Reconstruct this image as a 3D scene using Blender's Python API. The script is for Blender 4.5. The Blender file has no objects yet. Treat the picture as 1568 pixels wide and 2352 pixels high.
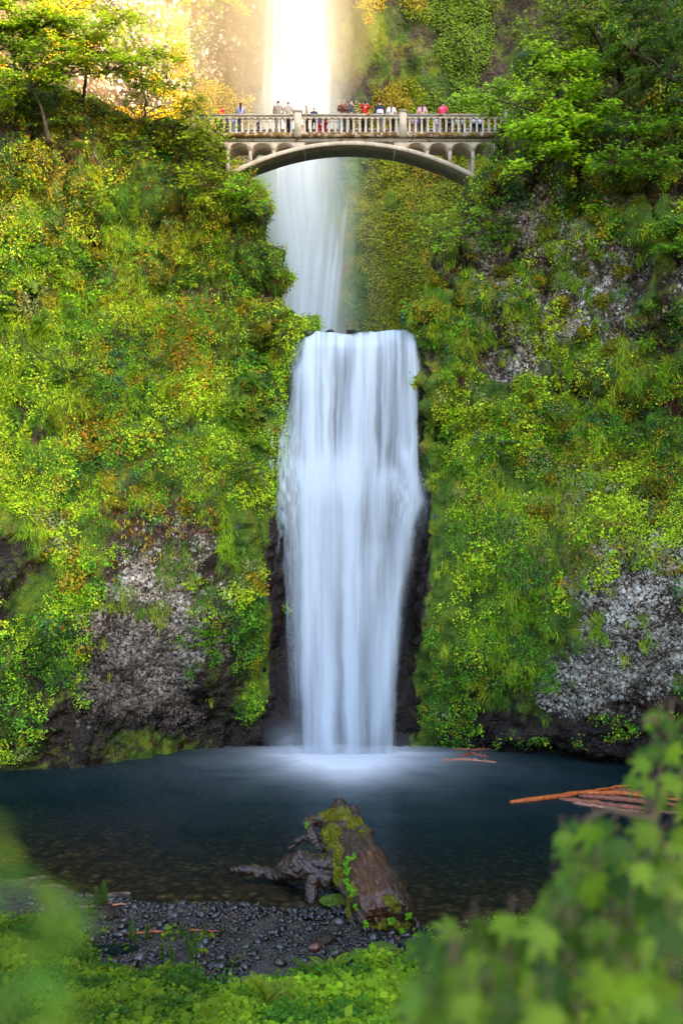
import bpy, math, random
import numpy as np
from mathutils import Vector, Matrix

rng = np.random.default_rng(11)
random.seed(11)
scn = bpy.context.scene
COL = scn.collection
FP, CZ = 2070.0, 11.9            # focal length in plan units, eye height above the pool


def P(px, py, Y):
    return np.array([(px - 784) * Y / FP, Y, CZ - (py - 1176) * Y / FP])


def proj(p):
    return 784 + p[..., 0] * FP / p[..., 1], 1176 - (p[..., 2] - CZ) * FP / p[..., 1]


# ------------------------------------------------------------------ noise
def _hash(ix, iy, iz, seed):
    with np.errstate(over='ignore'):
        h = (ix.astype(np.uint32) * np.uint32(0x9E3779B1)) ^ (iy.astype(np.uint32) * np.uint32(0x85EBCA77)) \
            ^ (iz.astype(np.uint32) * np.uint32(0xC2B2AE3D)) ^ np.uint32((seed * 0x27D4EB2F) & 0xffffffff)
        h ^= h >> np.uint32(15); h *= np.uint32(0x2C1B3C6D)
        h ^= h >> np.uint32(12); h *= np.uint32(0x297A2D39)
        h ^= h >> np.uint32(15)
    return h.astype(np.float64) / 4294967295.0


def vnoise(p, scale=1.0, seed=0):
    """smooth value noise in -1..1; p (...,3)"""
    q = np.asarray(p, float) / scale
    i = np.floor(q).astype(np.int64)
    f = q - i
    f = f * f * f * (f * (f * 6 - 15) + 10)
    r = 0
    for dx in (0, 1):
        wx = f[..., 0] if dx else 1 - f[..., 0]
        for dy in (0, 1):
            wy = f[..., 1] if dy else 1 - f[..., 1]
            for dz in (0, 1):
                wz = f[..., 2] if dz else 1 - f[..., 2]
                r = r + wx * wy * wz * _hash(i[..., 0] + dx, i[..., 1] + dy, i[..., 2] + dz, seed)
    return r * 2 - 1


def fbm(p, scale, octs=4, seed=0, gain=.5):
    a, r, t = 1.0, 0, 0
    for k in range(octs):
        r = r + a * vnoise(p, scale / 2 ** k, seed + k * 17); t += a; a *= gain
    return r / t * 1.4


def sstep(a, b, x):
    t = np.clip((x - a) / (b - a), 0, 1)
    return t * t * (3 - 2 * t)


def ell(px, py, cx, cy, rx, ry):
    """soft ellipse 1 inside, 0 outside"""
    d = np.sqrt(((px - cx) / rx) ** 2 + ((py - cy) / ry) ** 2)
    return 1 - sstep(.55, 1.2, d)


def unit(v):
    v = np.asarray(v, float)
    return v / np.maximum(np.linalg.norm(v, axis=-1, keepdims=True), 1e-9)


# ------------------------------------------------------------------ meshes
def tag(o, label=None, cat=None, group=None, kind=None):
    if label: o['label'] = label
    if cat: o['category'] = cat
    if group: o['group'] = group
    if kind: o['kind'] = kind
    return o


def empty(name, loc=(0, 0, 0)):
    o = bpy.data.objects.new(name, None)
    COL.objects.link(o); o.location = tuple(loc); o.empty_display_size = .2
    return o


def raw_mesh(name, V, faces, attrs=None, smooth=False):
    """faces: list of (m,k) int arrays"""
    me = bpy.data.meshes.new(name)
    V = np.ascontiguousarray(V, np.float32)
    faces = [np.asarray(f, np.int32) for f in faces if len(f)]
    me.vertices.add(len(V)); me.vertices.foreach_set('co', V.ravel())
    nl = sum(f.size for f in faces); nf = sum(len(f) for f in faces)
    me.loops.add(nl); me.polygons.add(nf)
    me.loops.foreach_set('vertex_index', np.concatenate([f.ravel() for f in faces]))
    tot = np.concatenate([np.full(len(f), f.shape[1], np.int32) for f in faces])
    st = np.zeros(nf, np.int32); st[1:] = np.cumsum(tot)[:-1]
    me.polygons.foreach_set('loop_start', st)
    if smooth: me.polygons.foreach_set('use_smooth', np.ones(nf, bool))
    for k, a in (attrs or {}).items():
        a = np.asarray(a, np.float32)
        if a.ndim == 1:
            at = me.attributes.new(k, 'FLOAT', 'POINT'); at.data.foreach_set('value', a)
        else:
            if a.shape[1] == 3: a = np.concatenate([a, np.ones((len(a), 1), np.float32)], 1)
            at = me.attributes.new(k, 'FLOAT_COLOR', 'POINT'); at.data.foreach_set('color', np.ascontiguousarray(a).ravel())
    me.update(calc_edges=True)
    return me


def link(name, me, mat, parent=None, loc=None):
    o = bpy.data.objects.new(name, me); COL.objects.link(o)
    if mat is not None and len(me.materials) == 0: me.materials.append(mat)
    if parent is not None: o.parent = parent
    if loc is not None: o.location = tuple(loc)
    return o


class Soup:
    def __init__(s): s.V = []; s.C = []; s.F = {}; s.n = 0

    def add(s, V, faces, col=(1, 1, 1)):
        V = np.asarray(V, float).reshape(-1, 3)
        for f in faces:
            f = np.asarray(f, np.int64)
            if f.size: s.F.setdefault(f.shape[1], []).append(f + s.n)
        c = np.asarray(col, float)
        s.C.append(np.broadcast_to(c, (len(V), 3)) if c.ndim == 1 else c)
        s.V.append(V); s.n += len(V)

    def stamp(s, T, TF, pos, a, b, L, W, col, H=None):
        """T (k,3) template along a (length), b (width), normal"""
        pos = np.atleast_2d(pos); n = len(pos)
        if n == 0: return
        a = unit(np.broadcast_to(a, (n, 3))); b = np.broadcast_to(b, (n, 3))
        b = unit(b - (b * a).sum(1, keepdims=True) * a)
        c = np.cross(a, b)
        L = np.broadcast_to(L, (n,)); W = np.broadcast_to(W, (n,))
        H = L if H is None else np.broadcast_to(H, (n,))
        k = len(T)
        V = pos[:, None] + (T[None, :, 0] * L[:, None])[..., None] * a[:, None] \
            + (T[None, :, 1] * W[:, None])[..., None] * b[:, None] + (T[None, :, 2] * H[:, None])[..., None] * c[:, None]
        off = (np.arange(n) * k)[:, None, None]
        faces = [(np.asarray(f)[None] + off).reshape(-1, np.asarray(f).shape[1]) for f in TF]
        col = np.broadcast_to(np.asarray(col, float), (n, 3))
        s.add(V.reshape(-1, 3), faces, np.repeat(col, k, 0))

    def tube(s, pts, rad, sides=6, col=(.1, .07, .04), cap=True):
        pts = np.asarray(pts, float); m = len(pts)
        rad = np.broadcast_to(np.asarray(rad, float), (m,))
        t = unit(np.gradient(pts, axis=0))
        ref = np.array([0, 0, 1.0]) if abs(t[0, 2]) < .9 else np.array([1.0, 0, 0])
        V = []
        u = unit(np.cross(t[0], ref))
        for i in range(m):
            u = unit(u - t[i] * (u @ t[i])); w = np.cross(t[i], u)
            an = np.arange(sides) * 2 * math.pi / sides
            V.append(pts[i] + rad[i] * (np.cos(an)[:, None] * u + np.sin(an)[:, None] * w))
        V = np.concatenate(V)
        i = np.arange(m - 1)[:, None] * sides; j = np.arange(sides)[None]; j2 = (j + 1) % sides
        Q = np.stack([i + j, i + j2, i + sides + j2, i + sides + j], -1).reshape(-1, 4)
        fs = [Q]
        if cap:
            fs.append(np.arange(sides)[None, ::-1]); fs.append((np.arange(sides) + (m - 1) * sides)[None])
        s.add(V, fs, col)

    def box(s, x0, x1, y0, y1, z0, z1, col=(1, 1, 1)):
        V = np.array([[x, y, z] for x in (x0, x1) for y in (y0, y1) for z in (z0, z1)])
        s.add(V, [[[0, 1, 3, 2], [4, 6, 7, 5], [0, 4, 5, 1], [2, 3, 7, 6], [0, 2, 6, 4], [1, 5, 7, 3]]], col)

    def mesh(s, name, smooth=False):
        V = np.concatenate(s.V)
        return raw_mesh(name, V, [np.concatenate(f) for f in s.F.values()], {'Col': np.concatenate(s.C)}, smooth)

    def build(s, name, mat, parent=None, smooth=False, loc=None):
        return link(name, s.mesh(name, smooth), mat, parent, loc)


# leaf templates ---------------------------------------------------
KITE = np.array([[0, 0, 0], [.45, .5, .06], [1, 0, -.05], [.45, -.5, .06]]); KITE_F = [[[0, 1, 2, 3]]]
ROUND = np.array([[0, 0, 0], [.2, .45, .03], [.65, .5, .03], [1, 0, -.08], [.65, -.5, .03], [.2, -.45, .03]])
ROUND_F = [[[0, 1, 2, 3], [0, 3, 4, 5]]]
BLADE = np.array([[0, .5, 0], [0, -.5, 0], [.5, .38, .10], [.5, -.38, .10], [1, 0, -.05]]); BLADE_F = [[[0, 1, 3, 2]], [[2, 3, 4]]]


def _maple():
    ang = [-115, -85, -58, -30, 0, 30, 58, 85, 115]; r = [.42, .33, .78, .42, 1.0, .42, .78, .33, .42]
    v = [[.0, 0, 0]] + [[.12 + q * math.cos(math.radians(a)) * .88, q * math.sin(math.radians(a)) * .72, -.16 * q * q] for a, q in zip(ang, r)]
    return np.array(v), [[[0, i, i + 1] for i in range(1, 9)]]


MAPLE, MAPLE_F = _maple()


def _bigmaple():
    """finely lobed palmate leaf for plants close to the eye"""
    pts = []
    for a, R in ((-118, .42), (-82, .62), (-45, .86), (0, 1.0), (45, .86), (82, .62), (118, .42)):
        for da, f in ((-13, .62), (-7, .80), (0, 1.0), (7, .80), (13, .62)):
            pts.append((a + da, R * f))
        pts.append((a + 20, R * .45))
    pts = pts[:-1]
    v = [[0, 0, 0.03]] + [[.1 + q * math.cos(math.radians(a)) * .9, q * math.sin(math.radians(a)) * .75, -.20 * q * q + .03 * math.cos(a * .14)] for a, q in pts]
    return np.array(v), [[[0, i, i + 1] for i in range(1, len(pts))]]


BIGM, BIGM_F = _bigmaple()

# ------------------------------------------------------------------ materials
def mat_new(name):
    m = bpy.data.materials.new(name); m.use_nodes = True
    nt = m.node_tree; nt.nodes.clear()
    return m, nt


class NT:
    def __init__(s, nt): s.nt = nt

    def n(s, t, **kw):
        nd = s.nt.nodes.new(t)
        ins = kw.pop('ins', {})
        for k, v in kw.items(): setattr(nd, k, v)
        for k, v in ins.items(): s.set(nd, k, v)
        return nd

    def set(s, nd, k, v):
        sock = nd.inputs[k]
        if isinstance(v, bpy.types.NodeSocket): s.nt.links.new(v, sock)
        elif isinstance(v, bpy.types.Node): s.nt.links.new(v.outputs[0], sock)
        else:
            if hasattr(sock.default_value, '__len__') and len(sock.default_value) == 4 and len(v) == 3: v = (*v, 1)
            sock.default_value = v

    def math(s, op, a, b=None, clamp=False):
        nd = s.n('ShaderNodeMath', operation=op, use_clamp=clamp); s.set(nd, 0, a)
        if b is not None: s.set(nd, 1, b)
        return nd.outputs[0]

    def mix(s, f, a, b, bl='MIX'):
        nd = s.n('ShaderNodeMix', data_type='RGBA', blend_type=bl)
        s.set(nd, 0, f); s.set(nd, 6, a); s.set(nd, 7, b)
        return nd.outputs[2]

    def ramp(s, f, stops, interp='LINEAR'):
        nd = s.n('ShaderNodeValToRGB'); cr = nd.color_ramp; cr.interpolation = interp
        while len(cr.elements) < len(stops): cr.elements.new(.5)
        for e, (p, c) in zip(cr.elements, stops):
            e.position = p; e.color = (*c, 1) if hasattr(c, '__len__') else (c, c, c, 1)
        s.set(nd, 0, f)
        return nd.outputs[0]

    def noise(s, scale, vec=None, detail=4, rough=.55, dist=0):
        nd = s.n('ShaderNodeTexNoise'); s.set(nd, 'Scale', scale); s.set(nd, 'Detail', detail); s.set(nd, 'Roughness', rough); s.set(nd, 'Distortion', dist)
        if vec is not None: s.set(nd, 'Vector', vec)
        return nd.outputs[0]

    def remap(s, v, a, b, c=0., d=1.):
        nd = s.n('ShaderNodeMapRange'); nd.clamp = True
        s.set(nd, 0, v); s.set(nd, 1, a); s.set(nd, 2, b); s.set(nd, 3, c); s.set(nd, 4, d)
        return nd.outputs[0]


def attr(N, name, out='Color'):
    nd = N.n('ShaderNodeAttribute'); nd.attribute_name = name
    return nd.outputs[out]


def leaf_mat(name, trans=.48, rough=.5, spec=.14):
    m, nt = mat_new(name); N = NT(nt)
    c = attr(N, 'Col')
    p = N.n('ShaderNodeBsdfPrincipled', ins={'Base Color': c, 'Roughness': rough, 'Specular IOR Level': spec})
    t = N.n('ShaderNodeBsdfTranslucent', ins={'Color': N.mix(1., c, (1.15, 1.1, .6), 'MULTIPLY')})
    mx = N.n('ShaderNodeMixShader', ins={0: trans, 1: p.outputs[0], 2: t.outputs[0]})
    o = N.n('ShaderNodeOutputMaterial', ins={0: mx.outputs[0]})
    return m


def simple_mat(name, col, rough=.7, spec=.3, var=.25, scale=6., bump=.0, col2=None, metallic=0.):
    m, nt = mat_new(name); N = NT(nt)
    co = N.n('ShaderNodeTexCoord').outputs['Object']
    nz = N.noise(scale, co, 5, .6)
    c2 = col2 or tuple(x * (1 - var) for x in col)
    c1 = tuple(min(1, x * (1 + var)) for x in col) if col2 is None else col
    f = N.remap(nz, .32, .68)
    p = N.n('ShaderNodeBsdfPrincipled', ins={'Base Color': N.mix(f, c2, c1), 'Roughness': rough, 'Specular IOR Level': spec, 'Metallic': metallic})
    if bump:
        b = N.n('ShaderNodeBump', ins={'Strength': bump, 'Distance': .05, 'Height': N.noise(scale * 4, co, 6, .65)})
        N.set(p, 'Normal', b.outputs[0])
    N.n('ShaderNodeOutputMaterial', ins={0: p.outputs[0]})
    return m


def col_mat(name, rough=.6, spec=.3):
    m, nt = mat_new(name); N = NT(nt)
    p = N.n('ShaderNodeBsdfPrincipled', ins={'Base Color': attr(N, 'Col'), 'Roughness': rough, 'Specular IOR Level': spec})
    N.n('ShaderNodeOutputMaterial', ins={0: p.outputs[0]})
    return m


def rock_mat(name, far=False):
    """basalt with moss, lichen and wetness; attribute Mask = (moss, lichen, wet)"""
    m, nt = mat_new(name); N = NT(nt)
    co = N.n('ShaderNodeTexCoord').outputs['Object']
    sep = N.n('ShaderNodeSeparateColor', ins={0: attr(N, 'Mask')})
    moss, lich, wet = sep.outputs
    k = .45 if far else 1.
    n1 = N.noise(1.3 * k, co, 6, .6)
    n2 = N.noise(7 * k, co, 5, .65)
    rock = N.ramp(n1, [(.25, (.022, .013, .007)), (.5, (.066, .043, .026)), (.62, (.12, .083, .052)), (.8, (.21, .165, .115))])
    rock = N.mix(N.remap(n2, .35, .7), N.mix(1., rock, (.45, .42, .42), 'MULTIPLY'), rock)
    vec = N.mix(.16, co, N.n('ShaderNodeTexNoise', ins={'Vector': co, 'Scale': 4 * k}).outputs[1])
    vo = N.n('ShaderNodeTexVoronoi', ins={'Vector': vec, 'Scale': 6.5 * k})
    cell = N.n('ShaderNodeSeparateColor', ins={0: vo.outputs['Color']}).outputs[0]
    dist = vo.outputs['Distance']
    vs = N.n('ShaderNodeTexVoronoi', ins={'Vector': vec, 'Scale': 13. * k})
    # lichen: pale cells of the conglomerate
    lm = N.math('ADD', N.math('MULTIPLY', cell, .55), N.math('MULTIPLY', N.noise(3.1 * k, co, 5, .7), .6))
    lf = N.math('MULTIPLY', N.remap(N.math('SUBTRACT', N.math('ADD', lich, .02), lm), -.10, .06), N.remap(N.math('ADD', dist, N.math('MULTIPLY', N.noise(19 * k, co, 4, .7), .5)), .86, .62))
    lcol = N.mix(N.n('ShaderNodeSeparateColor', ins={0: vo.outputs['Color']}).outputs[1], (.24, .205, .155), (.76, .71, .60))
    v3 = N.n('ShaderNodeTexVoronoi', ins={'Vector': vec, 'Scale': 15. * k})
    c3 = N.n('ShaderNodeSeparateColor', ins={0: v3.outputs['Color']}).outputs[0]
    lf2 = N.math('MULTIPLY', N.remap(N.math('SUBTRACT', N.math('MULTIPLY', lich, .47), N.math('ADD', N.math('MULTIPLY', c3, .5), N.math('MULTIPLY', N.noise(1.6 * k, co, 4, .6), .35))), -.06, .03), N.remap(v3.outputs['Distance'], .6, .4))
    lf = N.math('MAXIMUM', N.math('MULTIPLY', lf, N.remap(N.noise(.9 * k, co, 4, .6), .34, .54)), lf2)
    lcol = N.mix(N.remap(N.noise(11., co, 3), .5, .7), lcol, (.42, .34, .26))
    c = N.mix(lf, rock, lcol)
    # wet darkening
    c = N.mix(N.math('MULTIPLY', wet, .85), c, N.mix(1., c, (.16, .13, .12), 'MULTIPLY'))
    # moss
    mn = N.math('ADD', N.math('MULTIPLY', N.noise(2.4 * k, co, 6, .7), .75), N.math('MULTIPLY', N.noise(16 * k, co, 4, .6), .25))
    mf = N.remap(N.math('SUBTRACT', N.math('ADD', moss, 0.), mn), -.12, .06)
    mcol = N.ramp(N.noise(.75 * k, co, 5, .65), [(.33, (.036, .085, .006)), (.52, (.11, .19, .008)), (.65, (.25, .25, .008)), (.79, (.30, .17, .012))])
    mcol = N.mix(N.remap(N.noise(22. * k, co, 3), .35, .65), N.mix(1., mcol, (.45, .5, .45), 'MULTIPLY'), mcol)
    c = N.mix(mf, c, mcol)
    rough = N.mix(N.math('MULTIPLY', wet, N.math('SUBTRACT', 1., mf)), (.85,) * 3, (.17,) * 3)
    h = N.math('ADD', N.math('MULTIPLY', N.math('SUBTRACT', 1., dist), .5), N.math('MULTIPLY', n2, .6))
    h = N.math('ADD', h, N.math('MULTIPLY', vs.outputs['Distance'], -.25))
    h = N.math('ADD', h, N.math('MULTIPLY', N.noise(24 * k, co, 4, .7), N.math('MULTIPLY_ADD', mf, .5) if False else .25))
    b = N.n('ShaderNodeBump', ins={'Strength': .9, 'Distance': .16 / k, 'Height': h})
    p = N.n('ShaderNodeBsdfPrincipled', ins={'Base Color': c, 'Roughness': rough, 'Specular IOR Level': .35, 'Normal': b.outputs[0]})
    N.n('ShaderNodeOutputMaterial', ins={0: p.outputs[0]})
    return m


def water_mat(name, tint=(.75, .86, .96), gain=1.):
    """falling white water: attribute Dens is how much of it is in the way"""
    m, nt = mat_new(name); N = NT(nt)
    d = attr(N, 'Dens', 'Fac')
    df = N.n('ShaderNodeBsdfDiffuse', ins={'Color': tint})
    tr = N.n('ShaderNodeBsdfTranslucent', ins={'Color': tint})
    mx = N.n('ShaderNodeMixShader', ins={0: .4, 1: df.outputs[0], 2: tr.outputs[0]})
    tp = N.n('ShaderNodeBsdfTransparent')
    a = N.math('MULTIPLY', d, gain, True)
    o = N.n('ShaderNodeMixShader', ins={0: a, 1: tp.outputs[0], 2: mx.outputs[0]})
    N.n('ShaderNodeOutputMaterial', ins={0: o.outputs[0]})
    return m


def pool_mat(name):
    m, nt = mat_new(name); N = NT(nt)
    foam = attr(N, 'Foam', 'Fac'); dep = attr(N, 'Depth', 'Fac')
    co = N.n('ShaderNodeTexCoord').outputs['Object']
    mp = N.n('ShaderNodeMapping', ins={'Vector': co, 'Scale': (1., 2.5, 1.)})
    b = N.n('ShaderNodeBump', ins={'Strength': .10, 'Distance': .05, 'Height': N.noise(1.1, mp.outputs[0], 3, .6)})
    gl = N.n('ShaderNodeBsdfGlossy', ins={'Color': (.24, .30, .31), 'Roughness': .22, 'Normal': b.outputs[0]})
    tp = N.n('ShaderNodeBsdfTransparent', ins={'Color': (.66, .64, .50)})
    deep = N.n('ShaderNodeBsdfDiffuse', ins={'Color': (.0008, .018, .021)})
    body = N.n('ShaderNodeMixShader', ins={0: dep, 1: tp.outputs[0], 2: deep.outputs[0]})
    fr = N.n('ShaderNodeFresnel', ins={'IOR': 1.33, 'Normal': b.outputs[0]})
    s = N.n('ShaderNodeMixShader', ins={0: fr.outputs[0], 1: body.outputs[0], 2: gl.outputs[0]})
    fm = N.n('ShaderNodeBsdfDiffuse', ins={'Color': (.70, .74, .78)})
    o = N.n('ShaderNodeMixShader', ins={0: foam, 1: s.outputs[0], 2: fm.outputs[0]})
    N.n('ShaderNodeOutputMaterial', ins={0: o.outputs[0]})
    return m


M_LEAF = leaf_mat('leaf', .48)
M_HERB = leaf_mat('herb_leaf', .18)
M_WOOD = simple_mat('bark', (.10, .075, .05), .8, .2, .5, 9., .6)
M_TWIG = simple_mat('twig', (.075, .05, .032), .75, .2, .4, 20., .2)
M_ROCK = rock_mat('cliff_rock')
M_FAR = rock_mat('far_cliff_rock', True)
M_WATER = water_mat('white_water')
M_POOL = pool_mat('pool_water')

# ------------------------------------------------------------------ front cliffs
zof = lambda py, Y=45.: CZ - (np.asarray(py, float) - 1176) * Y / FP
xof = lambda px, Y=45.: (np.asarray(px, float) - 784) * Y / FP
EL = [(-400, -900), (0, -330), (100, -70), (150, 60), (200, 190), (240, 340), (262, 470), (320, 500), (380, 530), (400, 556), (420, 572), (450, 582), (500, 600), (560, 618), (600, 640),
      (700, 668), (755, 700), (800, 692), (850, 672), (900, 655), (960, 640), (1060, 615), (1110, 608), (1200, 626), (1300, 634), (1500, 632), (1650, 622), (1725, 612), (1900, 605)]
ER = [(-900, 1500), (-300, 1400), (0, 1300), (60, 1222), (150, 1225), (265, 1200), (330, 1160), (440, 1088), (520, 1042), (600, 1003), (700, 968), (755, 966), (850, 966), (1000, 963),
      (1160, 970), (1250, 970), (1400, 958), (1600, 936), (1725, 918), (1900, 915)]
_zl, _xl = zof([a for a, b in EL])[::-1], xof([b for a, b in EL])[::-1]
_zr, _xr = zof([a for a, b in ER])[::-1], xof([b for a, b in ER])[::-1]
xEL = lambda z: np.interp(z, _zl, _xl)
xER = lambda z: np.interp(z, _zr, _xr)
_PL = np.array([(-4, .5), (0, .35), (1.2, .1), (3, -.2), (6, -.75), (9.5, -1.25), (11.5, -1.2), (13.5, -.2), (17, 1.2), (21, 2.3), (26, 3.1), (30, 3.6), (33, 4.6), (37, 8.), (48, 20)])
_PR = np.array([(-4, 2.6), (0, 1.0), (.6, .35), (2, -.2), (4, -1.3), (7, -2.1), (10, -2.4), (12.5, -1.9), (15, -.5), (17, .2), (20, .35), (25, .8), (30, 1.4), (35, 2.4), (42, 5), (60, 12), (80, 26)])


def FL(X, z):
    y = 44.9 + .285 * np.minimum(X + 4, 0) - 1.0 * sstep(-6, -15, X) * sstep(5, 1, z) - .55 * np.maximum(0, -19 - X) + np.interp(z, _PL[:, 0], _PL[:, 1])
    y = y - 2.0 * np.exp(-((X + 6.6) / 1.8) ** 2 - ((z - 28.3) / 2.2) ** 2)
    y = y + .9 * np.exp(-((X + 3.6) / 1.2) ** 2) * sstep(21, 15, z)
    return y


def FR(X, z):
    y = 45.1 - .28 * np.maximum(X - 4, 0) - .9 * sstep(6, 14, X) * sstep(5, 1, z) - .5 * np.maximum(0, X - 19) + np.interp(z, _PR[:, 0], _PR[:, 1]) * sstep(3.2, 6.2, X)
    y = y - 1.0 * np.exp(-((X - 8.9) / 1.2) ** 2 - ((z - 29.5) / 3.) ** 2)
    # heavy boulder-like bulge of lichened rock at lower right
    y = y - .9 * np.exp(-((X - 14.5) / 3.6) ** 4 - ((z - 6.6) / 4.2) ** 4)
    return y


def wall_mask(p, side):
    px, py = proj(p)
    big = fbm(p, 5., 3, 31); mid = fbm(p, 1.6, 3, 57)
    px = px + 120 * fbm(p, 3.4, 5, 131, .62); py = py + 120 * fbm(p, 3.4, 5, 133, .62)
    if side == 'L':
        lich = .95 * ell(px, py, 340, 1420, 190, 230) + .45 * ell(px, py, 250, 1560, 200, 130) + .45 * ell(px, py, 420, 620, 260, 220)
        lich = np.maximum(lich, .5 * ell(px, py, 270, 370, 160, 120))
        moss = .62 + .16 * big
        moss = moss - .42 * ell(px, py, 360, 1410, 200, 240) - .20 * sstep(1430, 1650, py) - .30 * ell(px, py, 30, 1300, 90, 170) - .1 * sstep(600, 200, py)
        edge = (p[:, 0] - xEL(p[:, 2])) + .35 * fbm(p, 1.4, 3, 141)
        wet = np.maximum(sstep(1330, 1640, py), ell(px, py, 20, 1320, 90, 190))
        strip = sstep(-.55, -.05, edge) * sstep(1010, 1220, py)
        wet = np.maximum(wet, strip); moss = moss - .55 * strip + .15 * sstep(-1.9, -.9, edge) * (1 - strip) * sstep(900, 1000, py)
        lich = lich * (1 - strip)
    else:
        lich = 1.12 * ell(px, py, 1440, 1470, 190, 200) + .72 * ell(px, py, 1210, 640, 190, 220) + .7 * ell(px, py, 1440, 620, 170, 260) + .5 * ell(px, py, 1110, 830, 150, 200)
        moss = .60 + .16 * big - .16 * sstep(1000, 850, py) - .50 * ell(px, py, 1450, 1470, 190, 190) - .33 * sstep(1570, 1690, py) - .12 * ell(px, py, 1250, 650, 260, 230)
        edge = xER(p[:, 2]) - p[:, 0] + .35 * fbm(p, 1.4, 3, 143)
        strip = sstep(-.55, -.1, edge) * sstep(800, 1000, py) * .9
        wet = np.maximum(sstep(1560, 1700, py), strip); moss = moss - .40 * strip + .28 * sstep(-2.4, -1., edge) * (1 - strip) * sstep(850, 1000, py)
        lich = lich * (1 - strip)
    lich = lich * (.8 + .45 * mid) + .10 * mid
    return np.clip(np.stack([moss, lich, wet], 1), 0, 1.2)


SHEETS = {}
RELIEF = {}


def cliff_sheet(side, zmax, step=.125):
    zs = np.concatenate([np.arange(-7, -1, .5), np.arange(-1, zmax, step)])
    far = 30.
    nm = int(26 / step)
    r = .85
    # columns: outer edge -> rounded nose -> back into the gorge
    tm = np.linspace(0, 1, nm) ** .85
    ang = np.linspace(-90, 95, 22)[1:]
    back = np.linspace(0, 1, 16)[1:]
    Xs, Ys, Zs = [], [], []
    for z in zs:
        e = float(xEL(z) if side == 'L' else xER(z)); sg = 1 if side == 'L' else -1
        Fn = FL if side == 'L' else FR
        c = e - sg * r
        x0 = -sg * far
        x0 = x0 if abs(x0) > abs(c) + 2 else c - sg * 6
        xm = x0 + (c - x0) * tm
        ym = Fn(xm, z)
        yc = ym[-1]
        xa = c + sg * r * np.cos(np.radians(ang)); ya = yc + r * 1.1 + r * 1.1 * np.sin(np.radians(ang))
        xb = xa[-1] - sg * back * 9 * .42; yb = ya[-1] + back * 9
        Xs.append(np.concatenate([xm, xa, xb])); Ys.append(np.concatenate([ym, ya, yb])); Zs.append(np.full(nm + 21 + 15, z))
    X, Y, Z = map(np.array, (Xs, Ys, Zs))
    G = np.stack([X, Y, Z], -1)
    sh = G.shape; p = G.reshape(-1, 3)
    # displacement
    du = np.gradient(G, axis=1); dv = np.gradient(G, axis=0)
    nrm = unit(np.cross(du, dv)); nrm = nrm.reshape(-1, 3)
    if nrm[:, 1].mean() > 0: nrm = -nrm
    q = p * np.array([1, 1, .75])
    px, py = proj(p)
    d = .85 * fbm(q, 5.5, 3, 3) + .48 * fbm(q, 1.7, 3, 21)
    blk = 1 - np.abs(fbm(p * np.array([1.5, 1.5, .55]), 1.9, 3, 5)) * 2          # columnar ridges
    up = sstep(1150, 1000, py)
    d = d + .46 * blk * up + (.12 + .10 * up) * fbm(p, .55, 2, 9)
    ledge = np.abs(((p[:, 2] * .28 + .35 * fbm(p, 6., 2, 77)) % 1) - .5) * 2
    lw = .5 + .5 * fbm(p, 3.2, 2, 79)
    d = d + .95 * lw * up * (sstep(.30, .62, ledge) - .5)
    crk = np.abs(fbm(p * np.array([1.2, 1, .7]), 2.6, 3, 87))
    d = d - .75 * sstep(.12, .0, crk) * (.35 + .65 * up)
    cob = np.abs(vnoise(p, .42, 91)) + .6 * np.abs(vnoise(p, .22, 92))
    d = d + (1 - up) * .22 * (cob - .45)
    fade = np.ones(sh[:2]); fade[:, -15:] = 1.
    p2 = p + nrm * d[:, None]
    nr, nc = sh[:2]
    i = np.arange(nr - 1)[:, None] * nc + np.arange(nc - 1)[None]
    Q = np.stack([i, i + 1, i + nc + 1, i + nc], -1).reshape(-1, 4)
    if side == 'R': Q = Q[:, ::-1]
    crack = sstep(.14, .02, crk)
    rel = d - .45 * crack - (.85 * fbm(q, 5.5, 3, 3))
    mask = wall_mask(p2, side)
    mask[:, 0] = np.clip(mask[:, 0] + .30 * np.clip(rel, -.6, .5) * (.4 + .6 * up), 0, 1.2)
    RELIEF[side] = rel
    me = raw_mesh('cliff', p2, [Q], {'Mask': mask}, True)
    o = link('cliff', me, M_ROCK); tag(o, kind='structure')
    SHEETS[side] = (p2.reshape(nr, nc, 3), Q)
    return o


cliff_sheet('L', 47.)
cliff_sheet('R', 54.)


def wallpt(side, px, py):
    """point of the cliff seen at plan position (px,py), with its outward normal"""
    G, Q = SHEETS[side]
    p = G.reshape(-1, 3); ppx, ppy = proj(p)
    k = np.where((abs(ppx - px) < 14) & (abs(ppy - py) < 14))[0]
    if len(k) == 0:
        k = np.array([np.argmin((ppx - px) ** 2 + (ppy - py) ** 2)])
    k = k[np.argmin(p[k, 1] + .04 * np.hypot(ppx[k] - px, ppy[k] - py))]
    pt = p[k]
    r = np.linalg.norm(p - pt, axis=1) < .8
    c = p[r] - p[r].mean(0)
    n = np.linalg.svd(c, full_matrices=False)[2][2]
    if n[1] > 0: n = -n
    return pt.copy(), unit(n + np.array([0, -.35, .1]))


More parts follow.
